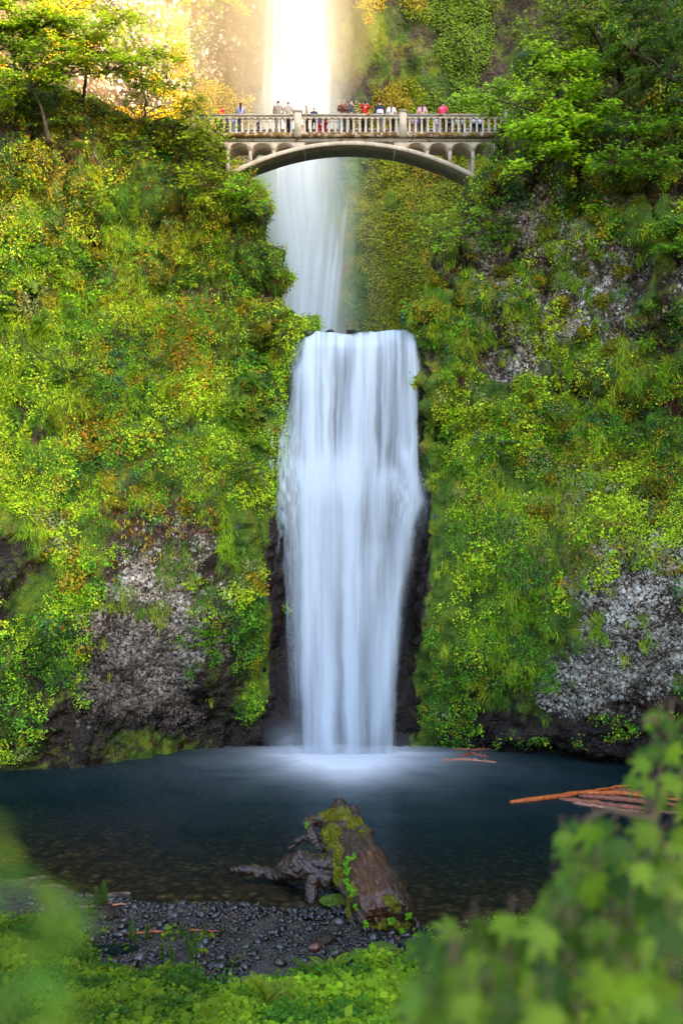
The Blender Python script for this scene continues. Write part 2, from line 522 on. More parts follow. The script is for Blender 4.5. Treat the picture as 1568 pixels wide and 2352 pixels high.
def sample_sheet(side, n):
    G, Q = SHEETS[side]
    V = G.reshape(-1, 3)
    c = V[Q].mean(1); px, py = proj(c)
    ok = (px > -70) & (px < 1640) & (py > -60) & (py < 1800)
    Qk = Q[ok]
    a, b, c_, d = (V[Qk[:, j]] for j in range(4))
    nn = np.cross(b - a, d - a); ar = np.linalg.norm(nn, axis=1)
    if side == 'L': nn = nn
    nn = unit(nn)
    flip = nn[:, 1] > .0
    view = (unit(a - np.array([0, 0, CZ])) * nn).sum(1)
    nn[view > 0] *= -1
    vis = np.abs(view)
    idx = rng.choice(len(Qk), n, p=ar / ar.sum())
    u, v = rng.random(n)[:, None], rng.random(n)[:, None]
    p = a[idx] * (1 - u) * (1 - v) + b[idx] * u * (1 - v) + c_[idx] * u * v + d[idx] * (1 - u) * v
    global LASTREL
    LASTREL = RELIEF[side][Qk[idx, 0]]
    return p, nn[idx]


# rock behind the lower fall and its lip -----------------------------
LIPZ = float(zof(762))
def falls_rock():
    xs = np.arange(-6.2, 6.4, .12); t = np.concatenate([np.arange(-7, LIPZ - .4, .12)])
    rows = []
    for z in t: rows.append(np.stack([xs, np.full_like(xs, 46.15) + .02 * (LIPZ - z) * -1 - .5 * sstep(13.2, 12.4, z) * sstep(9, 12, z) + 2.2 * sstep(.1, -1., xs - xEL(z)) * sstep(10, 14, z), np.full_like(xs, z)], -1))
    xe = 2.2 * sstep(.1, -1., xs - xEL(LIPZ))
    for a in np.linspace(0, 90, 8): rows.append(np.stack([xs, xe + np.full_like(xs, 46.15 + .4 - .4 * math.cos(math.radians(a))), np.full_like(xs, LIPZ - .4 + .4 * math.sin(math.radians(a)))], -1))
    for y in np.arange(46.8, 82, .5): rows.append(np.stack([xs * (1 + .12 * (y - 46.6)), xe + np.full_like(xs, y), np.full_like(xs, LIPZ - .03)], -1))
    G = np.array(rows); p = G.reshape(-1, 3)
    d = .30 * fbm(p, 1.3, 3, 41) + .16 * fbm(p * np.array([1, 1, .5]), .5, 2, 43)
    p = p + np.stack([0 * d, -d * (p[:, 2] < LIPZ - .5), .25 * d * (p[:, 2] >= LIPZ - .5)], 1)
    nr, nc = G.shape[:2]
    i = np.arange(nr - 1)[:, None] * nc + np.arange(nc - 1)[None]
    Q = np.stack([i, i + 1, i + nc + 1, i + nc], -1).reshape(-1, 4)
    px, py = proj(p)
    mask = np.stack([.34 * ((px < 680) | (px > 930)) * sstep(1200, 900, py) + .12, .0 * px, 1. + 0 * px], 1)
    o = link('cliff', raw_mesh('cliff', p, [Q], {'Mask': mask}, True), M_ROCK); tag(o, kind='structure')


falls_rock()

# ------------------------------------------------------------------ far bowl behind the bridge
def FB(X, z):
    y = 84 - .020 * (X + 4) ** 2 * (X < -4) - .016 * np.maximum(0, X - 2) ** 2
    y = y - 5.5 * sstep(46, 20, z) * sstep(1., 7., X) - 3. * sstep(34, 22, z) * sstep(-4, -12, X)
    y = y - 3.0 * np.exp(-((X - 2.6) / 1.9) ** 2 - ((z - 56) / 5.) ** 2)      # mossy knob right of the fall
    return y


def back_cliff():
    xs = np.arange(-52, 52, .34); zs = np.arange(17, 100, .34)
    X, Z = np.meshgrid(xs, zs); Y = FB(X, Z)
    p = np.stack([X, Y, Z], -1).reshape(-1, 3)
    d = 1.1 * fbm(p, 9, 3, 61) + .9 * fbm(p * np.array([1.4, 1, .55]), 3.4, 4, 63) + .22 * fbm(p, .9, 2, 65)
    p[:, 1] -= d
    nr, nc = X.shape
    i = np.arange(nr - 1)[:, None] * nc + np.arange(nc - 1)[None]
    Q = np.stack([i, i + 1, i + nc + 1, i + nc], -1).reshape(-1, 4)
    px, py = proj(p)
    px = px + 60 * fbm(p, 7., 4, 131, .6); py = py + 60 * fbm(p, 7., 4, 133, .6)
    moss = .5 + .2 * fbm(p, 8, 3, 71) - .06 * ell(px, py, 950, 150, 220, 130) - .2 * ell(px, py, 640, 150, 120, 200) - .16 * sstep(640, 560, px) * sstep(360, 260, py)
    moss = moss + .3 * ell(px, py, 810, 80, 60, 70) - .22 * ell(px, py, 1190, 90, 130, 170) + .2 * sstep(230, 420, py)
    lich = .42 * ell(px, py, 350, 100, 260, 260) + .1
    mask = np.clip(np.stack([moss, lich, .35 * ell(px, py, 700, 300, 140, 500)], 1), 0, 1.2)
    o = link('cliff', raw_mesh('cliff', p, [Q], {'Mask': mask}, True), M_FAR); tag(o, kind='structure')
    SHEETS['B'] = (p.reshape(nr, nc, 3), Q)


back_cliff()

# ------------------------------------------------------------------ ground: bank, beach, pool bed, hills
def Yshore(X):
    return 27.0 + .25 * np.sin(X * 1.3) - .62 * np.clip(X - .3, 0, 3.4) + .35 * np.clip(-X - 4.5, 0, 6)


def GZ(X, Y):
    X = np.asarray(X, float); Y = np.asarray(Y, float)
    d = Yshore(X) - Y
    land = .075 * np.clip(d, 0, 5) + .36 * np.clip(d - 5, 0, 14.5) + .78 * np.clip(d - 19.5, 0, 4.5)
    side = .0
    wat = -.085 * np.clip(-d, 0, 60) - .0045 * np.clip(-d - 1.5, 0, 60) ** 2
    wat = np.maximum(wat, -4.5)
    return np.where(d > 0, np.minimum(land, 10.25), wat)


def ground():
    xs = np.concatenate([np.linspace(-160, -30, 14)[:-1], np.arange(-30, 30, .2), np.linspace(30, 160, 14)])
    ys = np.concatenate([np.linspace(-160, -6, 16)[:-1], np.arange(-6, 49, .2)])
    X, Y = np.meshgrid(xs, ys); Z = GZ(X, Y)
    p = np.stack([X, Y, Z], -1).reshape(-1, 3)
    inn = (np.abs(p[:, 0]) < 40) & (p[:, 1] > -5)
    p[:, 2] += inn * (.08 * fbm(p, 1.6, 3, 81) + .03 * fbm(p, .4, 2, 83))
    p[:, 2] += -.25 * (1 - inn)
    nr, nc = X.shape
    i = np.arange(nr - 1)[:, None] * nc + np.arange(nc - 1)[None]
    Q = np.stack([i, i + 1, i + nc + 1, i + nc], -1).reshape(-1, 4)
    m, nt = mat_new('shore_ground'); N = NT(nt)
    co = N.n('ShaderNodeTexCoord').outputs['Object']
    vo = N.n('ShaderNodeTexVoronoi', ins={'Vector': co, 'Scale': 3.6}); v2 = N.n('ShaderNodeTexVoronoi', ins={'Vector': co, 'Scale': 11.})
    sep = N.n('ShaderNodeSeparateColor', ins={0: vo.outputs['Color']})
    c = N.ramp(sep.outputs[0], [(0, (.045, .026, .012)), (.4, (.11, .066, .03)), (.75, (.19, .115, .05)), (1, (.28, .20, .11))])
    land = attr(N, 'Land', 'Fac')
    soil = N.mix(N.noise(3., co), (.018, .015, .011), (.05, .042, .03))
    c = N.mix(land, N.mix(N.remap(vo.outputs['Distance'], .3, .7), c, (.02, .015, .01)), soil)
    h = N.math('SUBTRACT', 1., vo.outputs['Distance'])
    b = N.n('ShaderNodeBump', ins={'Strength': .9, 'Distance': .12, 'Height': h})
    pr = N.n('ShaderNodeBsdfPrincipled', ins={'Base Color': c, 'Roughness': .7, 'Normal': b.outputs[0]})
    N.n('ShaderNodeOutputMaterial', ins={0: pr.outputs[0]})
    landv = sstep(-.02, .12, p[:, 2])
    o = link('ground', raw_mesh('ground', p, [Q], {'Land': landv}, True), m); tag(o, kind='structure')


ground()


def hill(xa, ya, pts, side):
    pass


def unseen_hills():
    """unseen wooded flank of the gorge: its ridge is shaped to keep the evening sun off the pool"""
    m = simple_mat('unseen_wooded_slope', (.05, .075, .02), .9, .1, .5, .5, .4, col2=(.025, .035, .012))
    ys = np.arange(-30, 120, 2.); ts = np.linspace(0, 1, 22)
    V = []
    for y in ys:
        x0 = np.interp(y, [-30, 0, 20, 40, 50, 60, 75, 120], [26, 21, 20, 26, 27, 25, 22, 24])
        top = 1 + np.interp(y, [-30, 0, 10, 30, 47, 54, 61, 66, 75, 120], RIDGE)
        for t in ts: V.append((x0 + 34 * t ** 1.6, y, -1 + top * min(1, (t / .62)) ** .8))
    V = np.array(V); V[:, 2] += .7 * fbm(V, 14, 3, 5) * (V[:, 2] > 3); V[:, 0] += 1.5 * fbm(V, 9, 3, 6)
    nr, nc = len(ys), len(ts)
    i = np.arange(nr - 1)[:, None] * nc + np.arange(nc - 1)[None]
    Q = np.stack([i, i + 1, i + nc + 1, i + nc], -1).reshape(-1, 4)
    tag(link('hill', raw_mesh('hill', V, [Q[:, ::-1]], None, True), m), kind='structure')  # unseen flank, shaped to block the sun


RIDGE = [48, 56, 57.5, 63.5, 62.5, 61.5, 69, 75, 82, 84]  # crest heights of the unseen flank, shaped to block sun from the lower gorge
unseen_hills()

# ------------------------------------------------------------------ pool
def pool():
    xs = np.arange(-26, 26, .14); ys = np.arange(20, 48.6, .14)
    X, Y = np.meshgrid(xs, ys)
    p = np.stack([X, Y, 0 * X], -1).reshape(-1, 3)
    x, y = p[:, 0], p[:, 1]
    dep = -GZ(x, y)
    depth = np.clip(1 - np.exp(-np.maximum(dep, 0) * .80), 0, 1)
    cx, cy = .35, 44.4
    dx, dy = (x - cx), (y - cy)
    r = np.sqrt((dx / 1.28) ** 2 + (np.where(dy > 0, dy * 1.2, dy * .98)) ** 2) - 1.7 * np.exp(-(dx / 2.2) ** 2) * .8
    an = np.arctan2(dx, -dy)
    st = .45 * fbm(np.stack([an * 4, r * .25, 0 * r], -1), 1., 3, 15) * sstep(.3, 2.5, r) + .5 * fbm(np.stack([x * .7, y * 2., 0 * x], -1), 1.2, 3, 16)
    rr = np.maximum(r, 0)
    foam = .98 * np.exp(-(rr / 2.9) ** 2) * (1 + .25 * st) + .30 * np.exp(-rr / 3.4) * (.85 + .5 * st)
    foam = np.maximum(foam, .42 * np.exp(-((x + 2.6) / 1.7) ** 2 - ((y - 44.2) / .8) ** 2))
    foam = np.clip(foam, 0, .96)
    nr, nc = X.shape
    i = np.arange(nr - 1)[:, None] * nc + np.arange(nc - 1)[None]
    Q = np.stack([i, i + 1, i + nc + 1, i + nc], -1).reshape(-1, 4)
    p[:, 2] = .10 * np.clip(foam, 0, 1) * (1 + .4 * st)
    o = link('water', raw_mesh('water', p, [Q], {'Foam': foam, 'Depth': depth}, True), M_POOL); tag(o, kind='structure')


pool()

# ------------------------------------------------------------------ lower waterfall
def blur_rows(D, sig):
    r = int(3 * sig) + 1; k = np.exp(-.5 * (np.arange(-r, r + 1) / sig) ** 2); k /= k.sum()
    return np.apply_along_axis(lambda a: np.convolve(a, k, 'same'), 1, D)


def blur_cols(D, sig):
    return blur_rows(D.T, sig).T


def lower_fall():
    x0, x1, y0, y1 = 596, 1000, 742, 1738
    W = (x1 - x0) * 2; rows = np.arange(y0, y1, 2.5); H = len(rows)
    r = np.random.default_rng(5)
    mL = np.interp(rows, [742, 770, 850, 1000, 1050, 1250, 1725], [706, 703, 694, 690, 688, 692, 697])
    mR = np.interp(rows, [742, 1000, 1150, 1250, 1500, 1725], [962, 958, 950, 934, 915, 905])
    D = np.zeros((H, W)); Fi = np.zeros((H, W))
    lipw_x = [0, .05, .12, .2, .3, .37, .42, .47, .55, .62, .68, .78, .86, .93, .97, 1.]
    lipw_y = [.5, 1.3, 1.5, 1.1, 1.3, .55, .35, .8, 1.5, 1.4, .9, .55, .5, .8, .9, .4]
    def put(A, x, w, lo, hi):
        ok = (rows >= lo) & (rows <= hi)
        c = ((x - x0) * 2).astype(int); c = np.clip(c, 0, W - 1)
        env = np.clip((rows - lo) / 25, 0, 1) * np.clip((hi - rows) / 60, 0, 1)
        A[np.arange(H)[ok], c[ok]] += (w * env)[ok] if np.ndim(w) else w * env[ok]
    # main curtain
    for k in range(2600):
        u = r.random(); w = np.interp(u, lipw_x, lipw_y)
        ww = 1 + .5 * np.sin(rows / r.uniform(60, 200) + r.uniform(0, 6))
        # lower down the curtain gathers to the left of centre
        uu = u + (np.interp(rows, [742, 1000, 1250, 1725], [0, -.03, -.02, 0])) * math.sin(math.pi * u) * 2.2
        jit = np.cumsum(r.normal(0, .16, H)); jit -= np.linspace(0, jit[-1] * .5, H)
        x = mL + (mR - mL) * np.clip(uu, 0, 1) + jit
        lo = r.choice([742, 742, 742, r.uniform(745, 900)]); hi = r.choice([1760, 1760, r.uniform(950, 1300)])
        put(D if k % 3 else Fi, x, w * ww * .9, lo, hi)
    # after the mid ledge: bursts
    for k in range(1500):
        u = r.beta(1.1, 1.25); lo = 1010 + 120 * abs(u - .42) * 1.4 + r.normal(0, 22) + 60 * (r.random() < .2); hi = r.uniform(1250, 1800)
        x = mL + (mR - mL) * u + np.clip((rows - lo), 0, 400) * r.normal(0, .02)
        put(D if k % 2 else Fi, x, 1.0 * np.exp(-np.clip(rows - lo, 0, None) / r.uniform(120, 500)), lo, hi)
    # left fan over the shoulder, then thin streams down the rock
    lE = np.interp(rows, [742, 800, 830, 860, 900, 960, 1010, 1060, 1100, 1160, 1250, 1400, 1550, 1725], [706, 700, 692, 676, 664, 656, 646, 634, 637, 641, 649, 656, 663, 668])
    for k in range(420):
        u = r.random() ** .8
        j = np.cumsum(r.normal(0, .5, H)); j = j - np.convolve(j, np.ones(81) / 81, 'same')
        x = lE + (mL + 8 - lE) * u + j * .9 + r.normal(0, .6, H) * (rows > 1040) * .7
        lo = r.choice([800 + 20 * r.random(), r.uniform(1000, 1080)]); hi = r.uniform(1000, 1700)
        put(Fi, x, .55, lo, hi)
    # right strands
    for k in range(170):
        u = r.random()
        x = np.interp(rows, [742, 800, 900, 1000, 1100, 1160, 1200, 1300, 1450, 1600], [950, 958, 961, 958, 962, 966, 948, 936, 920, 910]) - 10 * u * np.interp(rows, [742, 1000, 1160, 1400], [1, 1, 3, 2]) + r.normal(0, .5, H)
        lo = r.choice([745, 1000, 1090 + 60 * r.random()]); put(Fi, x, .6, lo, lo + r.uniform(200, 420))
    Dl = blur_rows(D, 6.5) * 1.0 + blur_rows(D, 2.0) * .18
    fine = blur_cols(blur_rows(Fi, 1.5), 2.2)
    soft = blur_cols(blur_rows(D + Fi, 14), 4)
    yy = rows[:, None]; xx = x0 + np.arange(W)[None] / 2
    s1 = Dl / np.percentile(Dl, 97); s2 = fine / np.percentile(fine, 98.); s3 = soft / np.percentile(soft, 97)
    one = np.ones((H, W))
    q = np.stack([xx / 11. * one, yy / 330. * one, 0 * one], -1)
    n_f = fbm(q, 1., 4, 71); n_m = fbm(q * np.array([.38, .8, 1]), 1., 3, 73)

    def strand(path, wd, amt, soft_end=60):
        py_ = [b_ for a_, b_ in path]; pxx = np.interp(rows, py_, [a_ for a_, b_ in path])[:, None]
        w_ = np.interp(rows, [py_[0], py_[-1]], wd)[:, None]
        return amt * np.exp(-((xx - pxx) / w_) ** 2) * sstep(py_[0] - 20, py_[0] + 15, yy) * sstep(py_[-1], py_[-1] - soft_end, yy)
    inside = sstep(-4, 12, xx - mL[:, None]) * sstep(-2, 14, mR[:, None] - xx)
    up_ = sstep(1180, 1000, yy); lo_ = sstep(990, 1130, yy)
    S = .26 * up_ * inside + .55 * lo_ * inside + .35 * lo_ * inside * np.exp(-((xx - 745) / 70.) ** 2)
    for st_ in [([(728, 750), (722, 900), (722, 1160)], (18, 22), 1.5), ([(760, 750), (752, 900), (748, 1180)], (14, 20), 1.5), ([(706, 762), (690, 850), (696, 1060)], (12, 14), .9),
                ([(842, 770), (826, 900), (800, 1180)], (20, 24), 1.9), ([(866, 760), (858, 850), (835, 1100)], (16, 16), .8), ([(895, 760), (893, 1050)], (10, 14), .55), ([(921, 755), (922, 1080)], (9, 12), .6),
                ([(946, 752), (948, 830), (946, 1080)], (10, 10), .9), ([(785, 752), (778, 820)], (16, 10), .9), ([(820, 752), (812, 800)], (20, 14), .9), ([(900, 750), (900, 800)], (60, 50), 1.0)]:
        S = S + strand(*st_)
    S = S + .25 * np.exp(-((yy - 790) / 40.) ** 2) * inside
    # below the ledge the water bursts into veils
    for st_ in [([(745, 1060), (735, 1250), (730, 1740)], (45, 34), 1.1), ([(800, 1090), (806, 1300), (806, 1740)], (30, 20), .8), ([(770, 1180), (770, 1740)], (26, 30), .5), ([(858, 1250), (850, 1740)], (30, 26), .45),
                ([(935, 1040), (958, 1150), (935, 1215), (915, 1340), (880, 1600), (868, 1740)], (13, 14), 1.4), ([(905, 1080), (935, 1160), (905, 1280), (880, 1430), (850, 1740)], (14, 22), .7), ([(880, 1090), (870, 1180), (846, 1320), (830, 1500)], (20, 18), .6), ([(700, 1080), (703, 1740)], (9, 8), .5)]:
        S = S + strand(*st_, 200)
    tot = np.clip(S, 0, None) * np.exp((.70 * up_ + .30) * n_f + (.45 + .30 * lo_) * n_m) * (.72 + .35 * s1 * up_ + .20 * (1 - up_))
    left = sstep(14, -8, xx - mL[:, None])
    tot = tot * (1 - .45 * left * sstep(1060, 1000, yy))
    lace = np.exp(-((xx - 662) / 38.) ** 2) * np.exp(-((yy - 1120) / 110.) ** 2) + .8 * np.exp(-((xx - 930) / 34.) ** 2) * np.exp(-((yy - 1140) / 70.) ** 2)
    q2 = np.stack([xx / 7. * one + .25 * n_m * 4, yy / 26. * one, 0 * one], -1)
    tot = tot * (1 + .5 * up_) + lace * np.clip(1.6 * fbm(q2, 1., 4, 77) + .15, 0, 2)
    tot = tot + s2 * (.30 + .95 * left + .75 * sstep(925, 950, xx) * sstep(1400, 1150, yy) + .5 * np.exp(-((yy - 1090) / 90.) ** 2))
    tot = tot * np.interp(yy, [742, 756, 1700], [.5, 1., 1.])
    dens = 1 - np.exp(-tot * .90)
    # soft spray foot
    foot = sstep(1690, 1735, yy) * np.exp(-((xx - 800) / 120.) ** 4) * .55
    mist = np.exp(-((yy - 1700) / 40.) ** 2) * .28 * np.exp(-((xx - 665) / 40.) ** 2)
    dens = np.clip(np.maximum(dens, foot) + mist, 0, .985)
    ej = 7 * fbm(np.stack([0 * xx * one, yy / 45. * one, 0 * one], -1), 1., 4, 75)
    edge = sstep(x0, x0 + 12, xx) * sstep(x1, x1 - 14, xx) * (1 - .8 * sstep(mR[:, None] - 6 + ej, mR[:, None] + 8 + ej, xx) * (yy < 1000))
    dens = dens * edge
    lip = 757 + 7 * fbm(np.stack([xx / 24. , 0 * xx, 0 * xx], -1), 1., 3, 33) + 3 * sstep(745, 712, xx) - 9 * sstep(900, 950, xx)
    dens = dens * sstep(lip - 5, lip + 9, yy)
    Yb = np.interp(rows, [742, 756, 785, 900, 1030, 1130, 1250, 1740], [47.6, 46.3, 45.5, 45.2, 45.0, 44.7, 44.6, 44.5])[:, None]
    Yb = np.broadcast_to(Yb, dens.shape).copy()
    # shoulder on the left stands nearer
    Yb -= .35 * np.exp(-((xx - 650) / 30.) ** 2) * sstep(980, 1060, yy)
    bulge = blur_cols(blur_rows(dens, 5), 3)
    Yb -= .35 * blur_cols(blur_rows(bulge, 10), 8) + .05 * (blur_cols(s1, 8) - .5).clip(-1, 1.3) + .03 * (blur_cols(s2, 5) - .4).clip(-1, 2)
    Yb -= .5 * np.cos((xx - 820) / 150.) .clip(0, 1) * sstep(742, 800, yy)
    qq = np.stack([np.broadcast_to(xx / 26., dens.shape), np.broadcast_to(yy / 70., dens.shape), np.zeros(dens.shape)], -1)
    xx = xx + 3.2 * fbm(qq, 1., 3, 12) * sstep(742, 800, yy)
    Xg = (xx - 784) * Yb / FP; Zg = CZ - (yy - 1176) * (45. + (Yb - 45.) * sstep(900, 760, yy)) / FP
    Zg = np.where(yy < 762, np.minimum(Zg, LIPZ + .14 + .30 * sstep(900, 962, xx)), Zg)
    Zg = Zg + .12 * fbm(np.stack([xx / 40., 0 * xx, 0 * xx], -1), 1., 3, 14) * sstep(850, 765, yy) - .22 * sstep(740, 700, xx) * sstep(800, 760, yy)
    p = np.stack([np.broadcast_to(Xg, Yb.shape), Yb, np.broadcast_to(Zg, Yb.shape)], -1)
    sx = 1 if W < 500 else 2
    p = p[:, ::sx]; dens = dens[:, ::sx]
    nr, nc = dens.shape
    i = np.arange(nr - 1)[:, None] * nc + np.arange(nc - 1)[None]
    Q = np.stack([i, i + 1, i + nc + 1, i + nc], -1).reshape(-1, 4)
    dd = dens.ravel(); keep = dd[Q].max(1) > .012
    o = link('waterfall', raw_mesh('waterfall', p.reshape(-1, 3), [Q[keep]], {'Dens': dd}, True), M_WATER)
    tag(o, 'lower waterfall of silky white water dropping over the mossy lip into the dark pool', 'waterfall')
    # film of water on the ledge feeding it
    s = Soup()
    xs = np.linspace(-4.6, 4.4, 60); ysl = np.linspace(46.2, 80, 60)
    Xc, Yc = np.meshgrid(xs, ysl); Xc = Xc * (1 + .11 * (Yc - 46.2))
    pz = LIPZ + .06 + .05 * fbm(np.stack([Xc, Yc, 0 * Xc], -1), .8, 2, 8)
    V = np.stack([Xc, Yc, pz], -1).reshape(-1, 3)
    i = np.arange(59)[:, None] * 60 + np.arange(59)[None]
    Q = np.stack([i, i + 1, i + 61, i + 60], -1).reshape(-1, 4)
    me = raw_mesh('water', V, [Q], {'Foam': np.clip(.45 + .4 * fbm(V, .7, 3, 9), 0, .9), 'Depth': np.full(len(V), .8)}, True)
    tag(link('water', me, M_POOL), kind='structure')


lower_fall()


def upper_fall():
    rows = np.arange(-260, 790, 6.); xs = np.arange(480, 960, 3.)
    Y = 79.
    r = np.random.default_rng(9)
    yy = rows[:, None]; xx = xs[None]
    cx = np.interp(rows, [-260, 0, 250, 450, 800], [684, 686, 684, 686, 716])[:, None]
    hw = np.interp(rows, [-260, 0, 200, 330, 500, 640, 800], [44, 56, 66, 74, 74, 68, 62])[:, None]
    q = np.stack([np.broadcast_to((xx - cx) / hw, (len(rows), len(xs))) * 4, np.broadcast_to(yy / 420., (len(rows), len(xs))), np.zeros((len(rows), len(xs)))], -1)
    st = fbm(q, 1., 4, 3); st2 = fbm(q * np.array([3.2, 1, 1]), 1., 3, 4)
    core = np.exp(-np.abs((xx - cx) / (hw * .92)) ** 2.4)
    dens = core * (1.0 + .05 * st + .03 * st2) * np.interp(yy, [-260, 380, 480, 800], [1.05, 1.0, .86, .76])
    # brighter lower strand that splits at left, thin streams at right
    dens = np.maximum(dens, .95 * np.exp(-((xx - (680 + .07 * (yy - 540))) / 24.) ** 2) * sstep(470, 570, yy) * (.9 + .2 * st2))
    for k in range(26):
        xk = r.uniform(715, 800); lo = r.uniform(420, 620)
        dens = dens + r.uniform(.12, .32) * np.exp(-((xx - xk - (yy - 500) * -.09) / r.uniform(1.8, 4)) ** 2) * sstep(lo, lo + 60, yy) * sstep(lo + 320, lo + 180, yy)
    spray = .62 * np.exp(-((xx - cx - 8) / np.interp(yy, [-260, 60, 260, 420, 620], [80, 82, 88, 95, 95])) ** 2) * np.interp(yy, [-260, 60, 260, 420, 620, 800], [.30, .34, .62, .80, .60, .55]) * (1 + .22 * st)
    dens = np.clip(1 - (1 - np.clip(dens, 0, 1)) * (1 - np.clip(spray, 0, .9)), 0, .985) * sstep(480, 540, xx) * sstep(960, 880, xx)
    an = np.clip((xx - cx) / (hw * 2.2), -1, 1)
    Yg = Y - 2.6 * np.cos(an * 1.5) + .10 * st
    G = np.stack([np.broadcast_to((xx - 784) * Y / FP, dens.shape), Yg, np.broadcast_to(CZ - (yy - 1176) * Y / FP, dens.shape)], -1)
    nr, nc = dens.shape
    i = np.arange(nr - 1)[:, None] * nc + np.arange(nc - 1)[None]
    Q = np.stack([i, i + 1, i + nc + 1, i + nc], -1).reshape(-1, 4)
    dd = dens.ravel(); keep = dd[Q].max(1) > .012
    o = link('waterfall', raw_mesh('waterfall', G.reshape(-1, 3), [Q[keep]], {'Dens': dd}, True), M_WATER)
    tag(o, 'tall upper waterfall falling behind the footbridge, glowing white in sunlight at the top', 'waterfall')


upper_fall()

# ================================================================== vegetation
UP = np.array([0, 0, 1.0])


def rdir(n): return unit(rng.normal(size=(n, 3)))


def jit(col, n, v=.20, h=.08):
    c = np.broadcast_to(np.asarray(col, float), (n, 3)) * (1 + rng.normal(0, v, (n, 1))).clip(.45, 1.7)
    return np.clip(c * (1 + rng.normal(0, h, (n, 3)) * np.array([1, .4, .6])), .002, .9)


C_FRESH = (.25, .44, .012); C_LIME = (.40, .53, .02); C_MID = (.11, .29, .018); C_DARK = (.035, .10, .010)
C_GOLD = (.32, .25, .012); C_ORANGE = (.42, .17, .012); C_BLUE = (.05, .125, .045); C_RUST = (.16, .065, .018); C_PALE = (.22, .25, .09); C_DRY = (.24, .17, .085)
PAL = np.array([C_FRESH, C_LIME, C_MID, C_DARK, C_GOLD, C_ORANGE, C_BLUE, C_RUST, C_PALE, C_DRY]) * 1.15


def cover_density(p, side):
    px, py = proj(p)
    wx = px + 50 * fbm(p, 3.5, 3, 201); wy = py + 50 * fbm(p, 3.5, 3, 203)
    if side == 'L':
        d = .75 - .50 * sstep(1130, 1330, wy) * sstep(150, 230, wx) * sstep(560, 500, wx) - .30 * sstep(1480, 1640, wy) - .55 * ell(wx, wy, 35, 1310, 70, 170)
        d = d - .25 * ell(wx, wy, 290, 430, 130, 130) - .15 * ell(wx, wy, 560, 680, 80, 160)
        e = p[:, 0] - xEL(p[:, 2]) + .5 * fbm(p, 1.2, 3, 205); d = d * (1 - sstep(-1.0, -.3, e) * sstep(1000, 1240, wy)) + .10 * sstep(-2.6, -1., e)
        d = d - .14 * sstep(1420, 1580, py) * sstep(30, 140, px) - .5 * sstep(1725, 1765, py)
    else:
        d = .71 - .16 * sstep(1000, 850, wy) - .85 * ell(wx, wy, 1440, 1470, 185, 180) - .40 * sstep(1570, 1680, wy) - .28 * ell(wx, wy, 1240, 660, 200, 150) - .25 * ell(wx, wy, 1440, 560, 120, 260)
        e = xER(p[:, 2]) - p[:, 0] + .5 * fbm(p, 1.2, 3, 207); d = d + .08 * sstep(1000, 1100, py) * sstep(1280, 1200, px); d = d * (1 - .95 * sstep(-1.05, -.5, e) * sstep(820, 1000, py))
        d = d * (1 - .55 * sstep(-2.4, -1.2, e) * sstep(950, 1050, py))
        d = d + .16 * sstep(1590, 1650, py) - .5 * sstep(1700, 1745, py)
    return d


